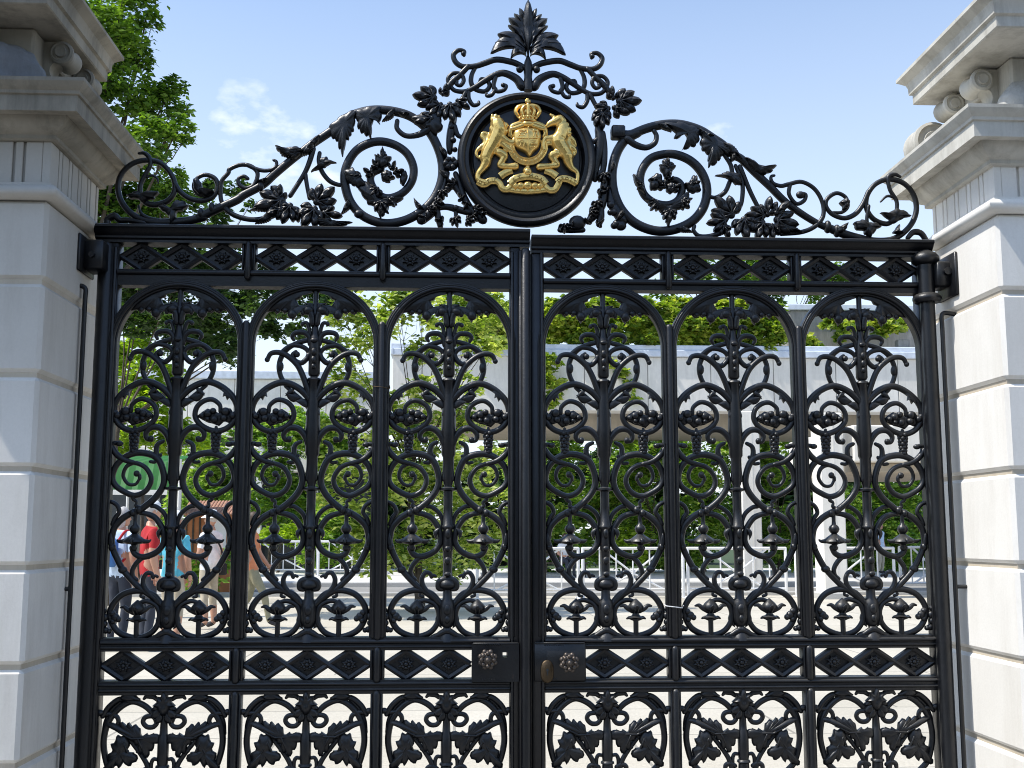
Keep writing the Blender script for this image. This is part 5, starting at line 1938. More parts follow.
def tree(name, label, cat, base, clusters, leaf, mat, seed, dens=1.0, trunk_r=.14, squash=.85, group=None, sub=26, aspect=.55, stems=1, limbs=1):
    """clusters: (x, y, z, r); n leaves follow the surface of each"""
    rng = random.Random(seed)
    root = thing(name, label, cat, (base[0], base[1], base[2]), group)
    tr = MB()
    top = max(c[2] for c in clusters)
    for s_ in range(stems):
        off = Vector((rng.uniform(-.5, .5), rng.uniform(-.5, .5), 0)) * (0 if stems == 1 else 1)
        hub = Vector((base[0] + rng.uniform(-.15, .15), base[1], base[2] + (top - base[2]) * .42)) + off
        b0 = Vector(base) + off * .6 - Vector((0, 0, .05))
        tr.tube3(cr([b0[:], (b0.lerp(hub, .5) + Vector((rng.uniform(-.1, .1), rng.uniform(-.1, .1), 0)))[:], hub[:]], 4), [trunk_r * 1.25, trunk_r, trunk_r * .75], 8)
        for i, c in enumerate(clusters):
            if i % stems != s_ or (limbs < 1 and rng.random() > limbs):
                continue
            cc = Vector(c[:3])
            mid = hub.lerp(cc, .5) + Vector((rng.uniform(-.2, .2), rng.uniform(-.2, .2), .12 * c[3]))
            tr.tube3(cr([hub[:], mid[:], cc[:]], 4), [trunk_r * .34, trunk_r * .2, trunk_r * .08], 6)
            for j in range(3):
                e = cc + Vector((rng.uniform(-1, 1), rng.uniform(-1, 1), rng.uniform(-.5, 1))) * c[3] * .7
                tr.tube3([mid.lerp(cc, .6)[:], mid.lerp(e, .75)[:], e[:]], [trunk_r * .09, trunk_r * .06, trunk_r * .03], 5)
    obj('trunk', tr, BARK, root, None, True, 60)
    cb = MB()
    for c in clusters:
        n = int(dens * 62 * (c[3] / leaf) ** 1.85)
        leaves(cb, c[:3], c[3], n, leaf, rng, squash, sub, aspect=aspect)
    me = cb.mesh('crown', mat, None)
    obj('crown', me, mat, root)
    return root


def px_clusters(Y, items, spread=.8, seed=1):
    """measured outline of a crown -> clusters on its real distance, spread in depth"""
    rng = random.Random(seed)
    out = []
    ppm = FPX / (Y - CAMY)
    for u, v, r in items:
        yy = Y + rng.uniform(-spread, spread)
        x, z = at(u, v, yy)
        out.append((x, yy, max(z, GZ + .2), r / ppm))
    return out


# tall trees on the left
Y = 15.0
cl = px_clusters(Y, [(120, 25, 42), (88, 60, 48), (128, 95, 34), (158, 105, 28), (172, 88, 16), (176, 132, 20), (150, 140, 30), (112, 150, 40), (60, 20, 50), (55, 110, 50), (160, 175, 26), (140, 60, 16), (120, 190, 34), (180, 205, 20), (90, 215, 36), (148, -30, 40), (90, -40, 50), (182, 110, 10), (146, 20, 14), (130, 215, 28), (160, 222, 24), (188, 228, 16), (150, 200, 22), (105, 205, 26), (170, 195, 18)], 1.1, 3)
x0 = at(60, 500, Y)[0]
tree('deciduous_tree', 'tall leafy green tree rising behind the left pier into the sky', 'tree', (x0, Y, GZ), cl, .125, LEAF_T, 11, 1.15, .15, limbs=.6)
Y = 19.0
cl = px_clusters(Y, [(130, 290, 30), (165, 300, 34), (205, 290, 30), (225, 330, 24), (195, 345, 20), (232, 355, 16), (265, 295, 26), (275, 325, 18), (305, 300, 24), (300, 330, 12), (150, 265, 26), (190, 255, 26), (230, 262, 18), (270, 268, 14), (330, 305, 16), (120, 250, 26), (215, 215, 16), (238, 188, 12), (200, 195, 10), (250, 205, 8), (185, 230, 20), (212, 186, 10), (140, 310, 20), (180, 320, 22), (115, 268, 22), (140, 246, 22), (165, 250, 22), (200, 270, 22), (225, 246, 14), (180, 276, 20), (250, 285, 16), (120, 300, 20), (135, 320, 22), (160, 325, 20), (230, 310, 20), (205, 325, 22), (225, 345, 16), (175, 345, 14), (245, 300, 18), (290, 310, 16), (320, 290, 16), (345, 285, 12), (215, 350, 16), (215, 300, 18), (160, 280, 22), (285, 280, 16)], 1.2, 5)
x0 = at(190, 500, Y)[0]
x0 = at(112, 500, Y)[0]
tree('dark_tree', 'dark spreading tree seen through the two left arches with sky between its leaves', 'tree', (x0, Y, GZ), cl, .15, LEAF_D, 12, 1.35, .07, limbs=.25)
Y = 27.0
cl = px_clusters(Y, [(135, 350, 22), (120, 380, 24), (150, 375, 24), (165, 400, 20), (130, 415, 26), (118, 440, 22), (155, 430, 24), (172, 372, 10), (140, 335, 14), (120, 350, 14), (180, 430, 14), (200, 440, 14), (115, 410, 18), (140, 395, 22), (165, 445, 16)], .6, 6)
tree('lime_tree', 'bright lime green young tree glowing in sun behind the left panel', 'tree', (at(140, 500, Y)[0], Y, GZ), cl, .18, LEAF_Y, 13, 1.3, .06, limbs=.3)

# big bush in the middle, rooted on the plaza
Y = 16.6
cl = px_clusters(Y, [(345, 318, 20), (342, 365, 20), (338, 345, 14), (400, 310, 30), (378, 330, 18), (440, 318, 30), (470, 330, 20), (480, 308, 28), (508, 318, 16), (350, 415, 22), (345, 465, 24), (395, 430, 30), (430, 455, 34), (462, 420, 28), (395, 480, 32),
                     (440, 505, 38), (485, 500, 28), (360, 515, 26), (405, 545, 34), (440, 565, 26), (480, 545, 28), (500, 455, 16), (420, 390, 18), (390, 400, 14), (470, 385, 16), (375, 555, 20), (505, 520, 14), (395, 300, 14), (350, 300, 20), (365, 340, 16), (360, 385, 16), (335, 390, 12), (420, 350, 18), (445, 365, 16), (478, 350, 16), (495, 345, 12), (420, 300, 20), (460, 300, 20), (330, 430, 14), (370, 450, 22), (330, 500, 14), (350, 545, 16), (470, 470, 24), (415, 420, 24)], .7, 8)
tree('flowering_bush', 'large loose bush with pale and rust tinted leaves in the middle of the plaza', 'bush', (at(430, 600, Y)[0], Y, GZ), cl, .15, LEAF_M, 14, .95, .05, .9, None, 22, .5, 4)

# shrubs under and beside the terrace
gi = 0
for (u, v, w_, h_, Y, m, lab) in ((212, 572, 24, 20, 22.6, LEAF_S, 'low bright shrub at the foot of the tiled kiosk'),
                                  (214, 475, 26, 40, 33, LEAF_S, 'dark shrub rising above the tiled kiosk roof'), (330, 535, 26, 28, 35.5, LEAF_S, 'low leafy shrub left of the foot of the loose bush'),
                                  (190, 520, 30, 40, 34, LEAF_S, 'shrub behind the green canopy and the kiosk'),
                                  (268, 470, 36, 60, 38, LEAF_S, 'dark bushy shrub behind the crossed barrier on the left'),
                                  (318, 480, 34, 60, 39, LEAF_S, 'tall green shrub left of the large loose bush'),
                                  (276, 541, 24, 13, 36.5, LEAF_Y, 'low rounded yellow green shrub behind the crossed barrier'),
                                  (545, 500, 36, 75, 36, LEAF_S, 'green shrub under the terrace beside the meeting of the gate leaves'),
                                  (600, 490, 38, 80, 37, LEAF_S, 'leafy green shrub behind the fourth arch from the left'),
                                  (650, 500, 36, 75, 36, LEAF_S, 'green shrub behind the barriers left of the slim square column'),
                                  (705, 495, 38, 75, 37, LEAF_S, 'deep green shrub just left of the slim square column'),
                                  (778, 500, 36, 75, 36.5, LEAF_S, 'green shrub between the two square columns'),
                                  (870, 515, 38, 60, 37, LEAF_S, 'shaded shrub right of the wide white column'),
                                  (915, 515, 34, 60, 38, LEAF_S, 'green shrub at the far right edge of the gateway'),
                                  (625, 545, 16, 16, 34.5, LEAF_Y, 'small bright shrub behind the barrier left of the slim column')):
    items = []
    rng = random.Random(int(u))
    k = 14 if h_ > 20 else 6
    for i in range(k):
        items.append((u + rng.uniform(-.75, .75) * w_, v + rng.uniform(-.85, .85) * h_, rng.uniform(.38, .55) * min(w_, max(h_, 14)) + 3))
    cl = px_clusters(Y, items, .8, int(u))
    tree('shrub', lab, 'shrub', (at(u, 570, Y)[0], Y, GZ), cl, .20, m, int(u), 1.15, .05, 1.0, None, 18)

# ivy along the terrace and the upper wall
for (lab, Y, items, lf) in (('yellow green ivy spilling over the long parapet behind the third arch', 29.9, [(485, 322, 16), (505, 330, 14), (520, 318, 14), (462, 325, 12)], LEAF_I),
                            ('thick ivy hedge on the parapet behind the fourth arch', 30.4, [(548, 325, 16), (562, 318, 16), (580, 326, 16), (600, 320, 17), (622, 326, 16), (640, 318, 16), (655, 328, 14), (570, 308, 14), (610, 306, 14), (640, 305, 12), (598, 338, 9), (552, 338, 9), (575, 339, 9), (620, 339, 9), (645, 338, 9), (660, 338, 8)], LEAF_I),
                            ('ivy hedge with reddish leaves on the parapet behind the fifth arch', 30.4, [(675, 322, 16), (692, 328, 16), (712, 322, 16), (732, 326, 17), (752, 322, 16), (768, 326, 12), (690, 306, 14), (720, 304, 14), (748, 305, 13), (685, 339, 9), (705, 338, 9), (728, 339, 9), (750, 338, 9), (768, 350, 9), (775, 340, 10)], LEAF_I),
                            ('ivy curtain trailing down the wall beside the large bush', 29.7, [(550, 362, 12), (545, 380, 10), (560, 385, 8), (556, 398, 8), (547, 402, 8), (610, 362, 6), (622, 372, 6), (630, 385, 5), (634, 398, 4)], LEAF_I),
                            ('ivy hanging over the grey upper wall behind the sixth arch', 30.5, [(830, 322, 10), (845, 328, 10), (858, 324, 10), (878, 322, 9), (895, 326, 9), (905, 322, 8), (838, 338, 6), (815, 348, 7), (806, 340, 9), (880, 332, 6)], LEAF_I)):
    rng = random.Random(len(lab))
    if 'hedge' in lab or 'spilling' in lab:
        u0_, u1_ = min(i_[0] for i_ in items), max(i_[0] for i_ in items)
        items = items + [(u_, v_ + rng.uniform(-4, 4), rng.uniform(8, 13)) for v_ in (308, 322, 336) for u_ in range(int(u0_), int(u1_) + 1, 11)]
    cl = px_clusters(Y, items, .25, 4)
    root = thing('ivy', lab, 'ivy', (cl[0][0], cl[0][1], cl[0][2]))
    b = MB()
    for c in cl:
        leaves(b, c[:3], c[3], int(95 * (c[3] / .19) ** 1.85), .20, rng, .9, 14, .2, .75)
    o = obj('foliage', b.mesh('foliage', lf, None), lf, root)
Y = 37.0
cl = px_clusters(Y, [(690, 275, 22), (720, 268, 24), (752, 270, 24), (785, 278, 22), (815, 285, 20), (838, 272, 14), (665, 290, 14), (735, 295, 22), (770, 300, 20)], 1.0, 9)
tree('terrace_tree', 'round green tree standing behind the terrace above the fifth arch', 'tree', (at(740, 500, Y)[0], Y, GZ), cl, .26, LEAF_T, 21, 1.0, .2)
for i, (u, lab) in enumerate(((150, 'far dark tree behind the green canopy'), (250, 'far dark tree behind the tiled kiosk'), (370, 'far dark tree behind the loose bush'), (505, 'far dark tree right of the loose bush'),
                              (640, 'far dark tree behind the left half of the columned terrace'), (780, 'far dark tree behind the two square columns'), (900, 'far dark tree at the right end of the terrace'))):
    rng = random.Random(100 + i)
    Y = 52
    cl = px_clusters(Y, [(u + rng.uniform(-55, 55), rng.uniform(455, 560), rng.uniform(20, 34)) for k in range(18)], 2, 100 + i)
    tree('background_tree', lab, 'tree', (at(u, 560, Y)[0], Y, GZ), cl, .42, LEAF_D, 60 + i, 1.2, .25, .9, 'dark trees closing the view', 16)

for i, (x, y, h_) in enumerate(((-13, -19, 5.5), (-6.5, -20, 6.5), (0, -19.5, 6), (6.5, -20, 6.5), (13, -19, 5.5), (-20, -17, 6), (20, -17, 6))):  # unseen trees behind the camera, added so the iron reflects something dark
    rng = random.Random(300 + i)
    cl = [(x + rng.uniform(-3, 3), y + rng.uniform(-1.2, 1.2), rng.uniform(1.4, h_), rng.uniform(1.3, 2.0)) for k in range(16)]
    tree('reflection_tree', ('broad', 'tall', 'dense', 'rounded', 'spreading', 'full crowned', 'low branched')[i] + ' leafy tree across the street from the gate', 'tree', (x, y, GZ - .05), cl, .5, LEAF_D, 300 + i, .9, .2, .9, 'trees across the street', 14)


# ------------------------------------------------------------------ buildings
def span(u0, u1, v, Y):
    return at(u0, v, Y)[0], at(u1, v, Y)[0]


Y = 30.0
xa, xb = span(392, 960, 380, Y)
zt, zc0, zb = at(650, 345, Y)[1], at(650, 357, Y)[1], at(650, 411, Y)[1]
bld = thing('terrace_building', 'long pale concrete terrace on square columns with ivy along its parapet', 'building', ((xa + xb) / 2, Y + 2, GZ))
b = MB()
n = 9
for i in range(n):                           # board-marked panels with open joints
    w_ = (xb - xa) / n
    b.bevbox(xa + i * w_ + .012, xa + (i + 1) * w_ - .012, Y, Y + .8, zb, zc0 - .004, .015)
obj('parapet_wall', b, CONC, bld, None, False)
b = MB()
b.box(xa + .02, xb - .02, Y + .03, Y + .77, zb + .02, zc0 - .02)
obj('wall_core', b, CONC_D, bld, None, False)
b = MB()
b.bevbox(xa - .05, xb + .05, Y - .10, Y + .95, zc0, zc0 + (zt - zc0) * .55, .02)
b.bevbox(xa - .05, xb + .05, Y - .02, Y + .85, zc0 + (zt - zc0) * .55 + .005, zt, .02)
k = 0
while xa + k * 2.4 < xb:
    b.box(xa + k * 2.4, xa + k * 2.4 + .03, Y - .115, Y - .02, zc0 + .02, zc0 + (zt - zc0) * .55 + .006)
    k += 1
obj('coping', b, ZINC, bld, None, False)
b = MB()
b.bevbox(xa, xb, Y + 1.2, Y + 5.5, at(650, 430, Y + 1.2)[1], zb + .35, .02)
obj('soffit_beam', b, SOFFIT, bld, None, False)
for u0, u1, Yc, vtop in ((742.5, 762, 26.4, 411), (822, 846, 20.6, 412)):
    x0, x1 = span(u0, u1, 520, Yc)
    b = MB()
    g0 = GZ - .02 if Yc < 22 else GZ - .02
    b.bevbox(x0, x1, Yc, Yc + .62, g0, at(750, vtop, Yc)[1], .03)
    b.box(x0 + (x1 - x0) * .55, x0 + (x1 - x0) * .60, Yc - .006, Yc + .01, g0, at(750, vtop, Yc)[1] - .1)
    cobj = obj('column', b, CONC, bld, None, False)
    b = MB()
    b.bevbox(x0 - .10, x1 + .10, Yc - .10, Yc + .72, g0, g0 + .16, .02)
    obj('plinth', b, KERB, cobj, None, False)
x0, x1 = span(790, 960, 330, Y + 1)
b = MB()
b.bevbox(x0, x1, Y + 1.0, Y + 4, zt - .2, at(850, 311, Y + 1)[1], .03)
uw = obj('upper_wall', b, CONC_D, bld, None, False)
b = MB()
b.bevbox(x0 - .08, x1, Y + .9, Y + 4.1, at(850, 311, Y + 1)[1] + .005, at(850, 305, Y + 1)[1], .02)
obj('coping', b, ZINC, uw, None, False)
x0, x1 = span(897, 909, 346, Y + .4)
b = MB()
za, zb2 = at(903, 352, Y + .4)[1], at(903, 340, Y + .4)[1]
b.bevbox(x0, x1, Y + .3, Y + .6, za + .1, zb2, .02)
b.bevbox((x0 + x1) / 2 - .04, (x0 + x1) / 2 + .04, Y + .4, Y + .5, zt - .01, za + .12, .005)
obj('floodlight', b, CONC_D, bld, None, False)
# lower canopy slab in front, on the right
Yc = 20.6
x0, x1 = span(853, 985, 440, Yc)
z0, z1_ = at(880, 462, Yc)[1], at(880, 425, Yc)[1]
b = MB()
b.bevbox(x0, x1, Yc, Yc + 5.0, z0, z1_, .03)
cs = thing('canopy_slab', 'thick white concrete canopy slab at the right on a slim post', 'canopy', ((x0 + x1) / 2, Yc + 2.5, GZ))
obj('slab', b, CONC, cs, None, False)
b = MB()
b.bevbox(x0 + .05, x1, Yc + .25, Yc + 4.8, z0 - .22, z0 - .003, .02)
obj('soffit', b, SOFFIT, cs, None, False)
b = MB()
xp = at(938, 470, Yc + .6)[0]
b.lathe([(.11, 0), (.11, z0 - .223 - GZ)], (xp, Yc + .8, GZ), 14)
b.lathe([(.18, 0), (.18, .03), (.12, .05)], (xp, Yc + .8, GZ), 14)
obj('post', b, CONC, cs, None, True, 40)

# pale low building on the left
Y = 42.0
xa, xb = span(95, 372, 400, Y)
zt, zc0, zb = at(240, 371, Y)[1], at(240, 379, Y)[1], at(240, 437, Y)[1]
pav = thing('pavilion', 'pale flat roofed pavilion with dark glazing behind the left arches', 'building', ((xa + xb) / 2, Y + 3, GZ))
b = MB()
n = 6
for i in range(n):
    w_ = (xb - xa) / n
    b.bevbox(xa + i * w_ + .012, xa + (i + 1) * w_ - .012, Y, Y + 6, zb, zc0 - .003, .02)
obj('wall', b, CONC, pav, None, False)
b = MB()
b.bevbox(xa - .1, xb + .1, Y - .15, Y + 6, zc0, zt, .03)
obj('coping', b, ZINC, pav, None, False)
z2, z3 = at(240, 446, Y)[1], at(240, 472, Y)[1]
b = MB()
b.box(xa + .3, xb - .3, Y + .5, Y + 5.5, z2, zb - .003)
obj('glazing', b, STEELD, pav, None, False)
b = MB()
b.bevbox(xa, xb, Y - .05, Y + 6, z3, z2 - .003, .03)
obj('lower_band', b, CONC, pav, None, False)
b = MB()
b.box(xa + .3, xb - .3, Y + .4, Y + 5.5, GZ, z3 - .003)
obj('shopfront', b, STEELD, pav, None, False)
for u in (160, 209, 262, 318):
    x = at(u, 430, Y)[0]
    b = MB()
    b.bevbox(x - .11, x + .11, Y + .12, Y + .36, GZ, zb - .003, .01)
    b.v = [p for p in b.v]
    b2 = MB()
    b2.bevbox(x - .11, x + .11, Y - .32, Y - .06, GZ, zb - .003, .01)
    obj('pillar', b2, WHITE, pav, None, False)

# green market canopy and tiled kiosk
Y = 22.0
x0, x1 = span(100, 172, 480, Y)
zt, zb = at(140, 462, Y)[1], at(140, 491, Y)[1]
can = thing('market_canopy', 'green canvas market canopy with a white lower edge on thin pale posts', 'canopy', ((x0 + x1) / 2, Y + 1, GZ))
b = MB()
n = 12
for i in range(n):
    xa_, xb_ = x0 + (x1 - x0) * i / n, x0 + (x1 - x0) * (i + 1) / n
    sw = .02 * (1 if i % 2 else -1)
    b.add([(xa_, Y - sw, zt), (xb_, Y + sw, zt), (xb_, Y - .35 + sw, zb), (xa_, Y - .35 - sw, zb), (xa_, Y + 2.2, zt + .3), (xb_, Y + 2.2, zt + .3)], [(0, 1, 2, 3), (0, 4, 5, 1)])
obj('canvas', b, GREENC, can, None, True, 60)
b = MB()
b.bevbox(x0, x1, Y - .40, Y - .375, zb - .10, zb + .01, .004)
obj('valance', b, WHITE, can, None, False)
for x, y in ((at(179, 500, Y - .3)[0], Y - .3), (x0 + .05, Y - .3), (x0 + .05, Y + 2.1), (at(179, 500, Y + 2)[0], Y + 2.1)):
    b = MB()
    b.lathe([(.035, GZ), (.035, zt + .05)], (x, y, 0), 10)
    obj('post', b, WHITE, can, None, True)
Y = 24.0
x0, x1 = span(181, 234, 520, Y)
zr_, ze = at(207, 505, Y)[1], at(207, 514, Y)[1]
ks = thing('kiosk', 'terracotta walled kiosk with a scalloped tile roof behind the visitors', 'kiosk', ((x0 + x1) / 2, Y + .8, GZ))
b = MB()
b.bevbox(x0 + .08, x1 - .08, Y + .1, Y + 1.6, GZ, ze - .002, .01)
obj('wall', b, TERRA, ks, None, False)
b = MB()
n = 16
for i in range(n):
    xa_ = x0 + (x1 - x0) * (i + .5) / n
    w_ = (x1 - x0) / n
    b.tube3([(xa_, Y - .15, ze), (xa_, Y + .4, (ze + zr_) / 2 + .04), (xa_, Y + .85, zr_ + .1)], w_ * .52, 8)
    b.tube3([(xa_, Y + .85, zr_ + .1), (xa_, Y + 1.8, ze)], w_ * .52, 8)
obj('roof', b, TILE, ks, None, True)
xw0, xw1 = span(214, 226, 520, Y)
b = MB()
b.bevbox(xw0, xw1, Y + .06, Y + .12, 1.0, ze - .1, .008)
fr = obj('shutter', b, WHITE, ks, None, False)
xw0, xw1 = span(186, 206, 520, Y)
b = MB()
b.bevbox(xw0, xw1, Y + .07, Y + .11, .9, 1.0, .005)
for k in range(4):
    xx = xw0 + (xw1 - xw0) * k / 3
    b.bevbox(xx - .02, xx + .02, Y + .07, Y + .11, 1.0, ze - .08, .004)
obj('window_frame', b, BARK, ks, None, False)


# ------------------------------------------------------------------ crowd barriers
def barrier_meshes(L=2.25, H=1.1):
    f, r = MB(), MB()
    for x in (-L / 2, L / 2):
        f.tube3([(x, 0, .02), (x, 0, H / 2), (x, 0, H)], .036, 8)
    f.tube3([(-L / 2, 0, H), (0, 0, H), (L / 2, 0, H)], .034, 8)
    f.tube3([(-L / 2, 0, .20), (0, 0, .20), (L / 2, 0, .20)], .022, 8)
    ft = MB()
    for x in (-L / 2, L / 2):
        ft.bevbox(x - .03, x + .03, -.28, .28, 0, .022, .005)
    for x in (-L / 6 * 2, -L / 6, 0, L / 6, L / 6 * 2):
        r.tube3([(x, 0, .2), (x, 0, .65), (x, 0, H)], .018, 6)
    for s_ in (-1, 1):
        r.tube3([(s_ * L * .30, .016, .2), (0, .016, .55), (-s_ * L * .30, .016, H - .03)], .026, 6)
    return f.mesh('frame', BARR), ft.mesh('foot', BARR, False), r.mesh('infill_bar', BARR)


BM = barrier_meshes()
for u, Y, z, rz, lab in ((528, 21.0, GZ, 3, 'white tube crowd barrier nearest the meeting of the gate leaves'), (633, 21.2, GZ, -2, 'white tube crowd barrier crossing the fourth arch'), (737, 21.3, GZ, 1, 'white tube crowd barrier in front of the slim square column'),
                         (845, 21.6, GZ, -3, 'white tube crowd barrier in front of the wide white column'), (935, 24.5, GZ - .006, 20, 'white tube crowd barrier turned at an angle on the far right'), (283, 33, GZ + .1, 1, 'grey crossed barrier by the yellow green shrub'),
                         (352, 33.1, GZ + .1, -1, 'grey crossed barrier partly behind the large loose bush')):
    x = at(u, 570, Y)[0]
    root = thing('crowd_barrier', lab, 'barrier', (x, Y, z), 'metal crowd barriers', R(rz))
    for me in BM:
        o = bpy.data.objects.new(me.name.split('.')[0], me)
        col.objects.link(o)
        o.parent = root

# ------------------------------------------------------------------ people
SKIN = mat_plain('skin', (.50, .27, .18), .5, .06, 15, 0, .05)
HAIRG = mat_plain('grey_hair', (.45, .43, .41), .7, .15, 60)
HAIRB = mat_plain('brown_hair', (.06, .035, .02), .6, .2, 60)
EYE = mat_plain('eye', (.02, .018, .016), .2, 0, 5, 0, 0)
LIP = mat_plain('lips', (.36, .13, .10), .5, .05, 9, 0, 0)


def cloth(name, c):
    return mat_plain(name, c, .85, .12, 14, 0, .5)


SHOE = cloth('dark_shoe', (.03, .03, .035))


def person(label, loc, rz, H, shirt, legs, pose, seed=0, long_legs=True, extra=None):
    """one skinned body; pose: joint positions that differ from standing at ease. Faces -Y before turning."""
    J = {'pel': (0, 0, .95), 'spi': (0, .01, 1.13), 'che': (0, .0, 1.33), 'nec': (0, .01, 1.475), 'hea': (0, -.005, 1.56),
         'shL': (-.175, .0, 1.405), 'elL': (-.235, .03, 1.13), 'wrL': (-.23, -.04, .90), 'haL': (-.225, -.055, .835),
         'shR': (.175, .0, 1.405), 'elR': (.235, .03, 1.13), 'wrR': (.23, -.04, .90), 'haR': (.225, -.055, .835),
         'hiL': (-.095, 0, .90), 'knL': (-.10, -.015, .50), 'anL': (-.10, .03, .09), 'toL': (-.115, -.13, .045),
         'hiR': (.095, 0, .90), 'knR': (.10, -.015, .50), 'anR': (.10, .03, .09), 'toR': (.115, -.13, .045)}
    J.update(pose)
    rad = {'pel': (.155, .115), 'spi': (.15, .11), 'che': (.165, .115), 'nec': (.058, .06), 'hea': (.055, .06), 'sh': (.072, .07), 'el': (.047, .047), 'wr': (.032, .028), 'ha': (.042, .022), 'hi': (.095, .10), 'kn': (.065, .065), 'an': (.045, .048), 'to': (.042, .034)}
    E = [('pel', 'spi', 1), ('spi', 'che', 1), ('che', 'nec', 1), ('nec', 'hea', 0)]
    for s in 'LR':
        E += [('che', 'sh' + s, 1), ('sh' + s, 'el' + s, 3), ('el' + s, 'wr' + s, 0), ('wr' + s, 'ha' + s, 0), ('pel', 'hi' + s, 2), ('hi' + s, 'kn' + s, 2), ('kn' + s, 'an' + s, 2 if long_legs else 5), ('an' + s, 'to' + s, 4)]
    names = list(J)
    me = bpy.data.meshes.new('tmp')
    me.from_pydata([J[k] for k in names], [(names.index(a), names.index(c)) for a, c, _ in E], [])
    o = bpy.data.objects.new('tmp', me)
    col.objects.link(o)
    o.modifiers.new('s', 'SKIN')
    for i, k in enumerate(names):
        r = rad[k] if k in rad else rad[k[:2]]
        me.skin_vertices[0].data[i].radius = r
        me.skin_vertices[0].data[i].use_root = (k == 'pel')
    m = o.modifiers.new('u', 'SUBSURF')
    m.levels = 3
    dg = bpy.context.evaluated_depsgraph_get()
    out = bpy.data.meshes.new_from_object(o.evaluated_get(dg))
    bpy.data.objects.remove(o)
    b = MB()
    segs = [(Vector(J[a]), Vector(J[c]), k) for a, c, k in E]

    def nearest(p):
        best, kk, tt = 9, 1, 0
        for a, c, k in segs:
            d = c - a
            t = max(0, min(1, (p - a).dot(d) / d.length_squared))
            q = (p - a - d * t).length
            if q < best:
                best, kk, tt = q, k, t
        if kk == 3:
            return 1 if tt < .72 else 0
        if kk == 5:
            return 2 if tt < .35 else 0
        if kk == 4:
            return 3
        return kk
    vs = [v_.co.copy() for v_ in out.vertices]
    rng_off = Vector((seed * 3.1, 0, 0))
    for f in out.polygons:
        pass
    mats_of = [nearest(sum((vs[i] for i in f.vertices), Vector()) / len(f.vertices)) for f in out.polygons]
    if 'sitting' not in label:
        for i_, f in enumerate(out.polygons):
            c_ = sum((vs[q] for q in f.vertices), Vector()) / len(f.vertices)
            if mats_of[i_] in (1, 2) and abs(c_.x) < .185 and .7 < c_.z < 1.2:
                mats_of[i_] = 1 if c_.z > .90 else 2
    cloth_v = set(i for f, k in zip(out.polygons, mats_of) if k in (1, 2) for i in f.vertices)
    for i in cloth_v:                          # folds in the cloth
        vs[i] += noise.noise_vector(vs[i] * 7 + rng_off) * .016
    b.v = [v_[:] for v_ in vs]
    b.f = [tuple(f.vertices) for f in out.polygons]
    b.mi = mats_of
    hd = Vector(J['hea'])
    hc = hd + Vector((0, -.015, .095))
    b.ball(hc[:], (.076, .096, .118), 18, 14, 0)
    b.ball((hc + Vector((0, -.035, -.072)))[:], (.052, .052, .050), 12, 8, 0)      # jaw
    b.tube3([(hc + Vector((0, -.088, .018)))[:], (hc + Vector((0, -.104, -.012)))[:], (hc + Vector((0, -.112, -.030)))[:]], [.008, .011, .014], 8, True, 0)
    for s in (-1, 1):
        b.ball((hc + Vector((s * .077, .008, -.008)))[:], (.012, .022, .032), 10, 7, 0)
        b.ball((hc + Vector((s * .031, -.088, .008)))[:], (.012, .008, .007), 8, 6, 4)
    b.ball((hc + Vector((0, -.089, -.062)))[:], (.022, .010, .007), 10, 6, 5)
    for s in 'LR':                             # fingers and thumb
        w, h = Vector(J['wr' + s]), Vector(J['ha' + s])
        d = (h - w).normalized()
        side = Vector((0, 1, 0))
        side = (side - d * side.dot(d)).normalized()
        nrm = d.cross(side) * (1 if s == 'L' else -1)
        for k in range(4):
            st = h + side * (.026 - .017 * k) + d * .012
            ln = (.058, .074, .078, .066)[3 - k]
            b.tube3([st[:], (st + d * ln * .55 + nrm * .006)[:], (st + d * ln + nrm * .024)[:]], [.0092, .0085, .007], 7, True, 0)
        st = h - side * .030 - d * .03
        b.tube3([st[:], (st - side * .022 + d * .030 + nrm * .006)[:], (st - side * .024 + d * .056 + nrm * .016)[:]], [.011, .010, .008], 7, True, 0)
    k = H / 1.74
    root = thing('person', label, 'person', (loc[0], loc[1], loc[2]), None, rz)
    b.v = [(p[0] * k, p[1] * k, p[2] * k) for p in b.v]
    bo = bpy.data.objects.new('body', b.mesh('body', [SKIN, shirt, legs, SHOE, EYE, LIP], True, 80))
    col.objects.link(bo)
    bo.parent = root

    def part(name, mb, mat):
        mb.v = [(p[0] * k, p[1] * k, p[2] * k) for p in mb.v]
        q = bpy.data.objects.new(name, mb.mesh(name, mat, True, 60))
        col.objects.link(q)
        q.parent = root
        return q
    # hair cap
    return root, part, hc, J


def hair(part, hc, mat, long=0):
    b = MB()
    b.ball((hc + Vector((0, .016, .026)))[:], (.084, .098, .108), 16, 12)
    if long:
        b.ball((hc + Vector((0, .055, -.06)))[:], (.075, .05, .10), 12, 8)
    b.v = [tuple(Vector(p) + noise.noise_vector(Vector(p) * 30) * .006) for p in b.v]
    # keep the face clear
    b.v = [(p[0], max(p[1], hc.y - .062) if p[2] < hc.z + .055 else p[1], max(p[2], hc.z - .02) if p[1] < hc.y - .02 else p[2]) for p in b.v]
    part('hair', b, mat)


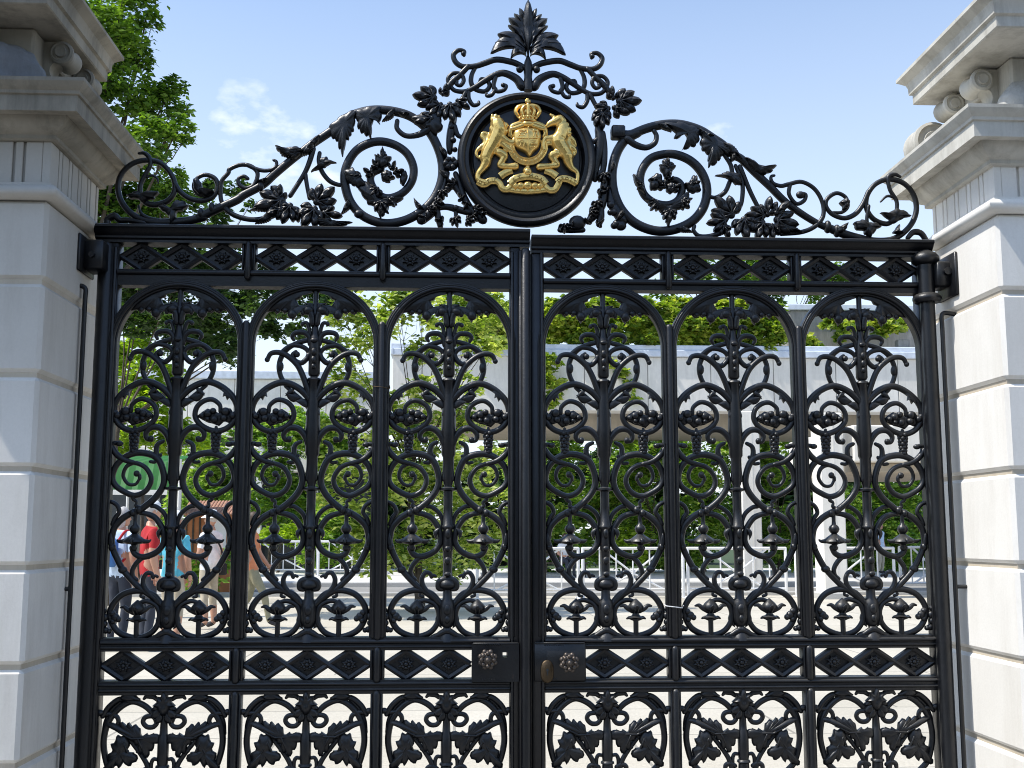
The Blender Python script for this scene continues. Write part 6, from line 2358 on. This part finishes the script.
def cap(part, hc, mat):
    b = MB()
    b.lathe([(.092, .045), (.094, .062), (.086, .10), (.062, .128), (.03, .142), (.004, .146)], (hc.x, hc.y + .006, hc.z), 20)
    pts = [(-.07, -.06), (-.06, -.12), (-.03, -.155), (.03, -.155), (.06, -.12), (.07, -.06)]
    o = len(b.v)
    b.add([(hc.x + p[0], hc.y + p[1], hc.z + .052 - .02 * (abs(p[0]) / .07)) for p in pts] + [(hc.x + p[0], hc.y + p[1], hc.z + .060 - .02 * (abs(p[0]) / .07)) for p in pts],
          [(5, 4, 3, 2, 1, 0), (6, 7, 8, 9, 10, 11)] + [(i, (i + 1) % 6, 6 + (i + 1) % 6, 6 + i) for i in range(6)])
    part('cap', b, mat)


def bucket_hat(part, hc, mat):
    b = MB()
    b.lathe([(.088, .03), (.150, .012), (.152, .018), (.098, .052), (.092, .10), (.078, .135), (.03, .148), (.004, .15)], (hc.x, hc.y + .006, hc.z), 22)
    part('hat', b, mat)


def spot(u, v_ground, Y=None):
    if Y is None:
        return (*ground_at(u, v_ground), GZ)
    return (at(u, 560, Y)[0], Y, GZ)


RED = cloth('red_cotton', (.40, .012, .016))
DENIM = cloth('dark_denim', (.028, .034, .05))
CYAN = cloth('turquoise_cotton', (.10, .48, .62))
WHT = cloth('white_cotton', (.80, .80, .80))
KHAKI = cloth('khaki_cotton', (.46, .40, .30))
OLIVE = cloth('olive_cotton', (.27, .25, .16))
ORNG = cloth('orange_cotton', (.62, .22, .10))
PALEB = cloth('pale_blue_cotton', (.50, .62, .78))
BLUEB = cloth('blue_nylon', (.05, .16, .42))
BLK = cloth('black_webbing', (.02, .02, .022))

# man in the red shirt, back half turned
root, part, hc, J = person('man in red polo shirt and pale cap seen from behind at left', spot(146, 651), R(118), 1.76, RED, DENIM,
                           {'elR': (.27, .02, 1.13), 'wrR': (.25, -.10, .92), 'haR': (.24, -.13, .86), 'toR': (.14, -.12, .045), 'anR': (.12, .04, .09)}, 1)
hair(part, hc, HAIRG)
cap(part, hc, WHT)
# person at the far left with the blue bag
root, part, hc, J = person('person at far left in pale top with blue bag on the back', spot(117, 648), R(150), 1.70, PALEB, DENIM, {'elR': (.25, .03, 1.12)}, 2)
hair(part, hc, HAIRG, 1)
b = MB()
b.bevbox(-.13, .13, .13, .27, 1.02, 1.38, .05)
part('backpack', b, BLUEB)
b = MB()
for s in (-1, 1):
    b.tube3(cr([(s * .10, .15, 1.36), (s * .11, .04, 1.475), (s * .11, -.10, 1.42), (s * .12, -.11, 1.25), (s * .13, .12, 1.08)], 5), .017, 8)
part('bag_strap', b, RED)
# person in turquoise
root, part, hc, J = person('person in turquoise top standing between the red shirt and the white hat', spot(171, 643), R(160), 1.66, CYAN, KHAKI, {'elR': (.26, .06, 1.10), 'wrR': (.28, -.05, .90), 'haR': (.28, -.07, .84)}, 3, False)
hair(part, hc, HAIRG)
cap(part, hc, WHT)
# man with the white hat
root, part, hc, J = person('man in white bucket hat and white shirt with a black shoulder strap', spot(208, 629), R(-118), 1.72, WHT, KHAKI,
                           {'elL': (-.24, .0, 1.13), 'wrL': (-.12, -.20, 1.10), 'haL': (-.06, -.22, 1.11), 'elR': (.25, .0, 1.13), 'wrR': (.13, -.18, 1.06), 'haR': (.07, -.21, 1.07)}, 4, False)
hair(part, hc, HAIRG)
bucket_hat(part, hc, WHT)
b = MB()
b.tube3(cr([(.12, .02, 1.47), (.06, .13, 1.36), (-.06, .15, 1.20), (-.16, .10, 1.02), (-.175, 0, .95), (-.10, -.13, 1.06), (.04, -.145, 1.26), (.12, -.07, 1.42)], 6, True), .014, 8, closed=True)
st = part('shoulder_strap', b, BLK)
b = MB()
b.bevbox(-.27, -.17, -.10, .12, .80, .98, .02)
part('bag', b, BLK)
# person in orange, mid stride
root, part, hc, J = person('person in orange shirt and khaki trousers walking right behind the first mullion', spot(250, 629), R(90), 1.70, ORNG, OLIVE,
                           {'knL': (-.10, -.22, .53), 'anL': (-.10, -.30, .12), 'toL': (-.11, -.45, .075), 'knR': (.10, .05, .49), 'anR': (.10, .28, .14), 'toR': (.11, .15, .045),
                            'elL': (-.24, .12, 1.15), 'wrL': (-.24, .10, .92), 'haL': (-.24, .09, .86), 'elR': (.24, -.06, 1.15), 'wrR': (.23, -.20, .97), 'haR': (.22, -.24, .92)}, 5)
hair(part, hc, HAIRB)
# bench with a seated visitor, far back beyond the barriers
Yb = 31.5
bx_ = at(562, 560, Yb)[0]
zb_ = GZ + .1
bench = thing('park_bench', 'dark slatted bench beyond the barriers with a visitor seated on it', 'bench', (bx_, Yb, zb_))
b = MB()
for k in range(4):
    b.bevbox(bx_ - .8, bx_ + .8, Yb - .22 + k * .12, Yb - .12 + k * .12, zb_ + .42, zb_ + .455, .006)
obj('seat', b, BARK, bench, None, False)
b = MB()
for k in range(3):
    b.bevbox(bx_ - .8, bx_ + .8, Yb + .28 + k * .015, Yb + .31 + k * .015, zb_ + .52 + k * .13, zb_ + .62 + k * .13, .006)
obj('backrest', b, BARK, bench, None, False)
for s in (-.7, .7):
    b = MB()
    b.bevbox(bx_ + s - .03, bx_ + s + .03, Yb - .22, Yb + .28, zb_ + .36, zb_ + .418, .005)
    b.bevbox(bx_ + s - .03, bx_ + s + .03, Yb - .20, Yb - .14, zb_, zb_ + .361, .005)
    b.bevbox(bx_ + s - .03, bx_ + s + .03, Yb + .25, Yb + .278, zb_, zb_ + .90, .005)
    obj('leg', b, IRON, bench, None, False)
dzs = -.40
seat = {k: (v_[0], v_[1], v_[2] + dzs) for k, v_ in {'pel': (0, .08, .95), 'spi': (0, .10, 1.13), 'che': (0, .07, 1.33), 'nec': (0, .05, 1.475), 'hea': (0, .03, 1.56), 'shL': (-.175, .07, 1.405), 'shR': (.175, .07, 1.405),
                                                     'elL': (-.25, .0, 1.14), 'elR': (.25, .0, 1.14), 'wrL': (-.14, -.22, 1.07), 'wrR': (.14, -.22, 1.07), 'haL': (-.09, -.27, 1.07), 'haR': (.09, -.27, 1.07), 'hiL': (-.10, .03, .94), 'hiR': (.10, .03, .94)}.items()}
seat.update({'knL': (-.13, -.40, .52), 'knR': (.13, -.40, .52), 'anL': (-.12, -.38, .09), 'anR': (.12, -.38, .09), 'toL': (-.13, -.54, .045), 'toR': (.13, -.54, .045)})
root, part, hc, J = person('visitor in white top sitting on the dark bench', (bx_ + .1, Yb - .02, zb_), R(20), 1.70, WHT, DENIM, seat, 6)
hair(part, hc, HAIRB)
root, part, hc, J = person('small distant figure in pale shirt right of the wide white column', (at(881, 560, 34)[0], 34, GZ + .1), R(40), 1.7, PALEB, KHAKI, {}, 7)
hair(part, hc, HAIRB)
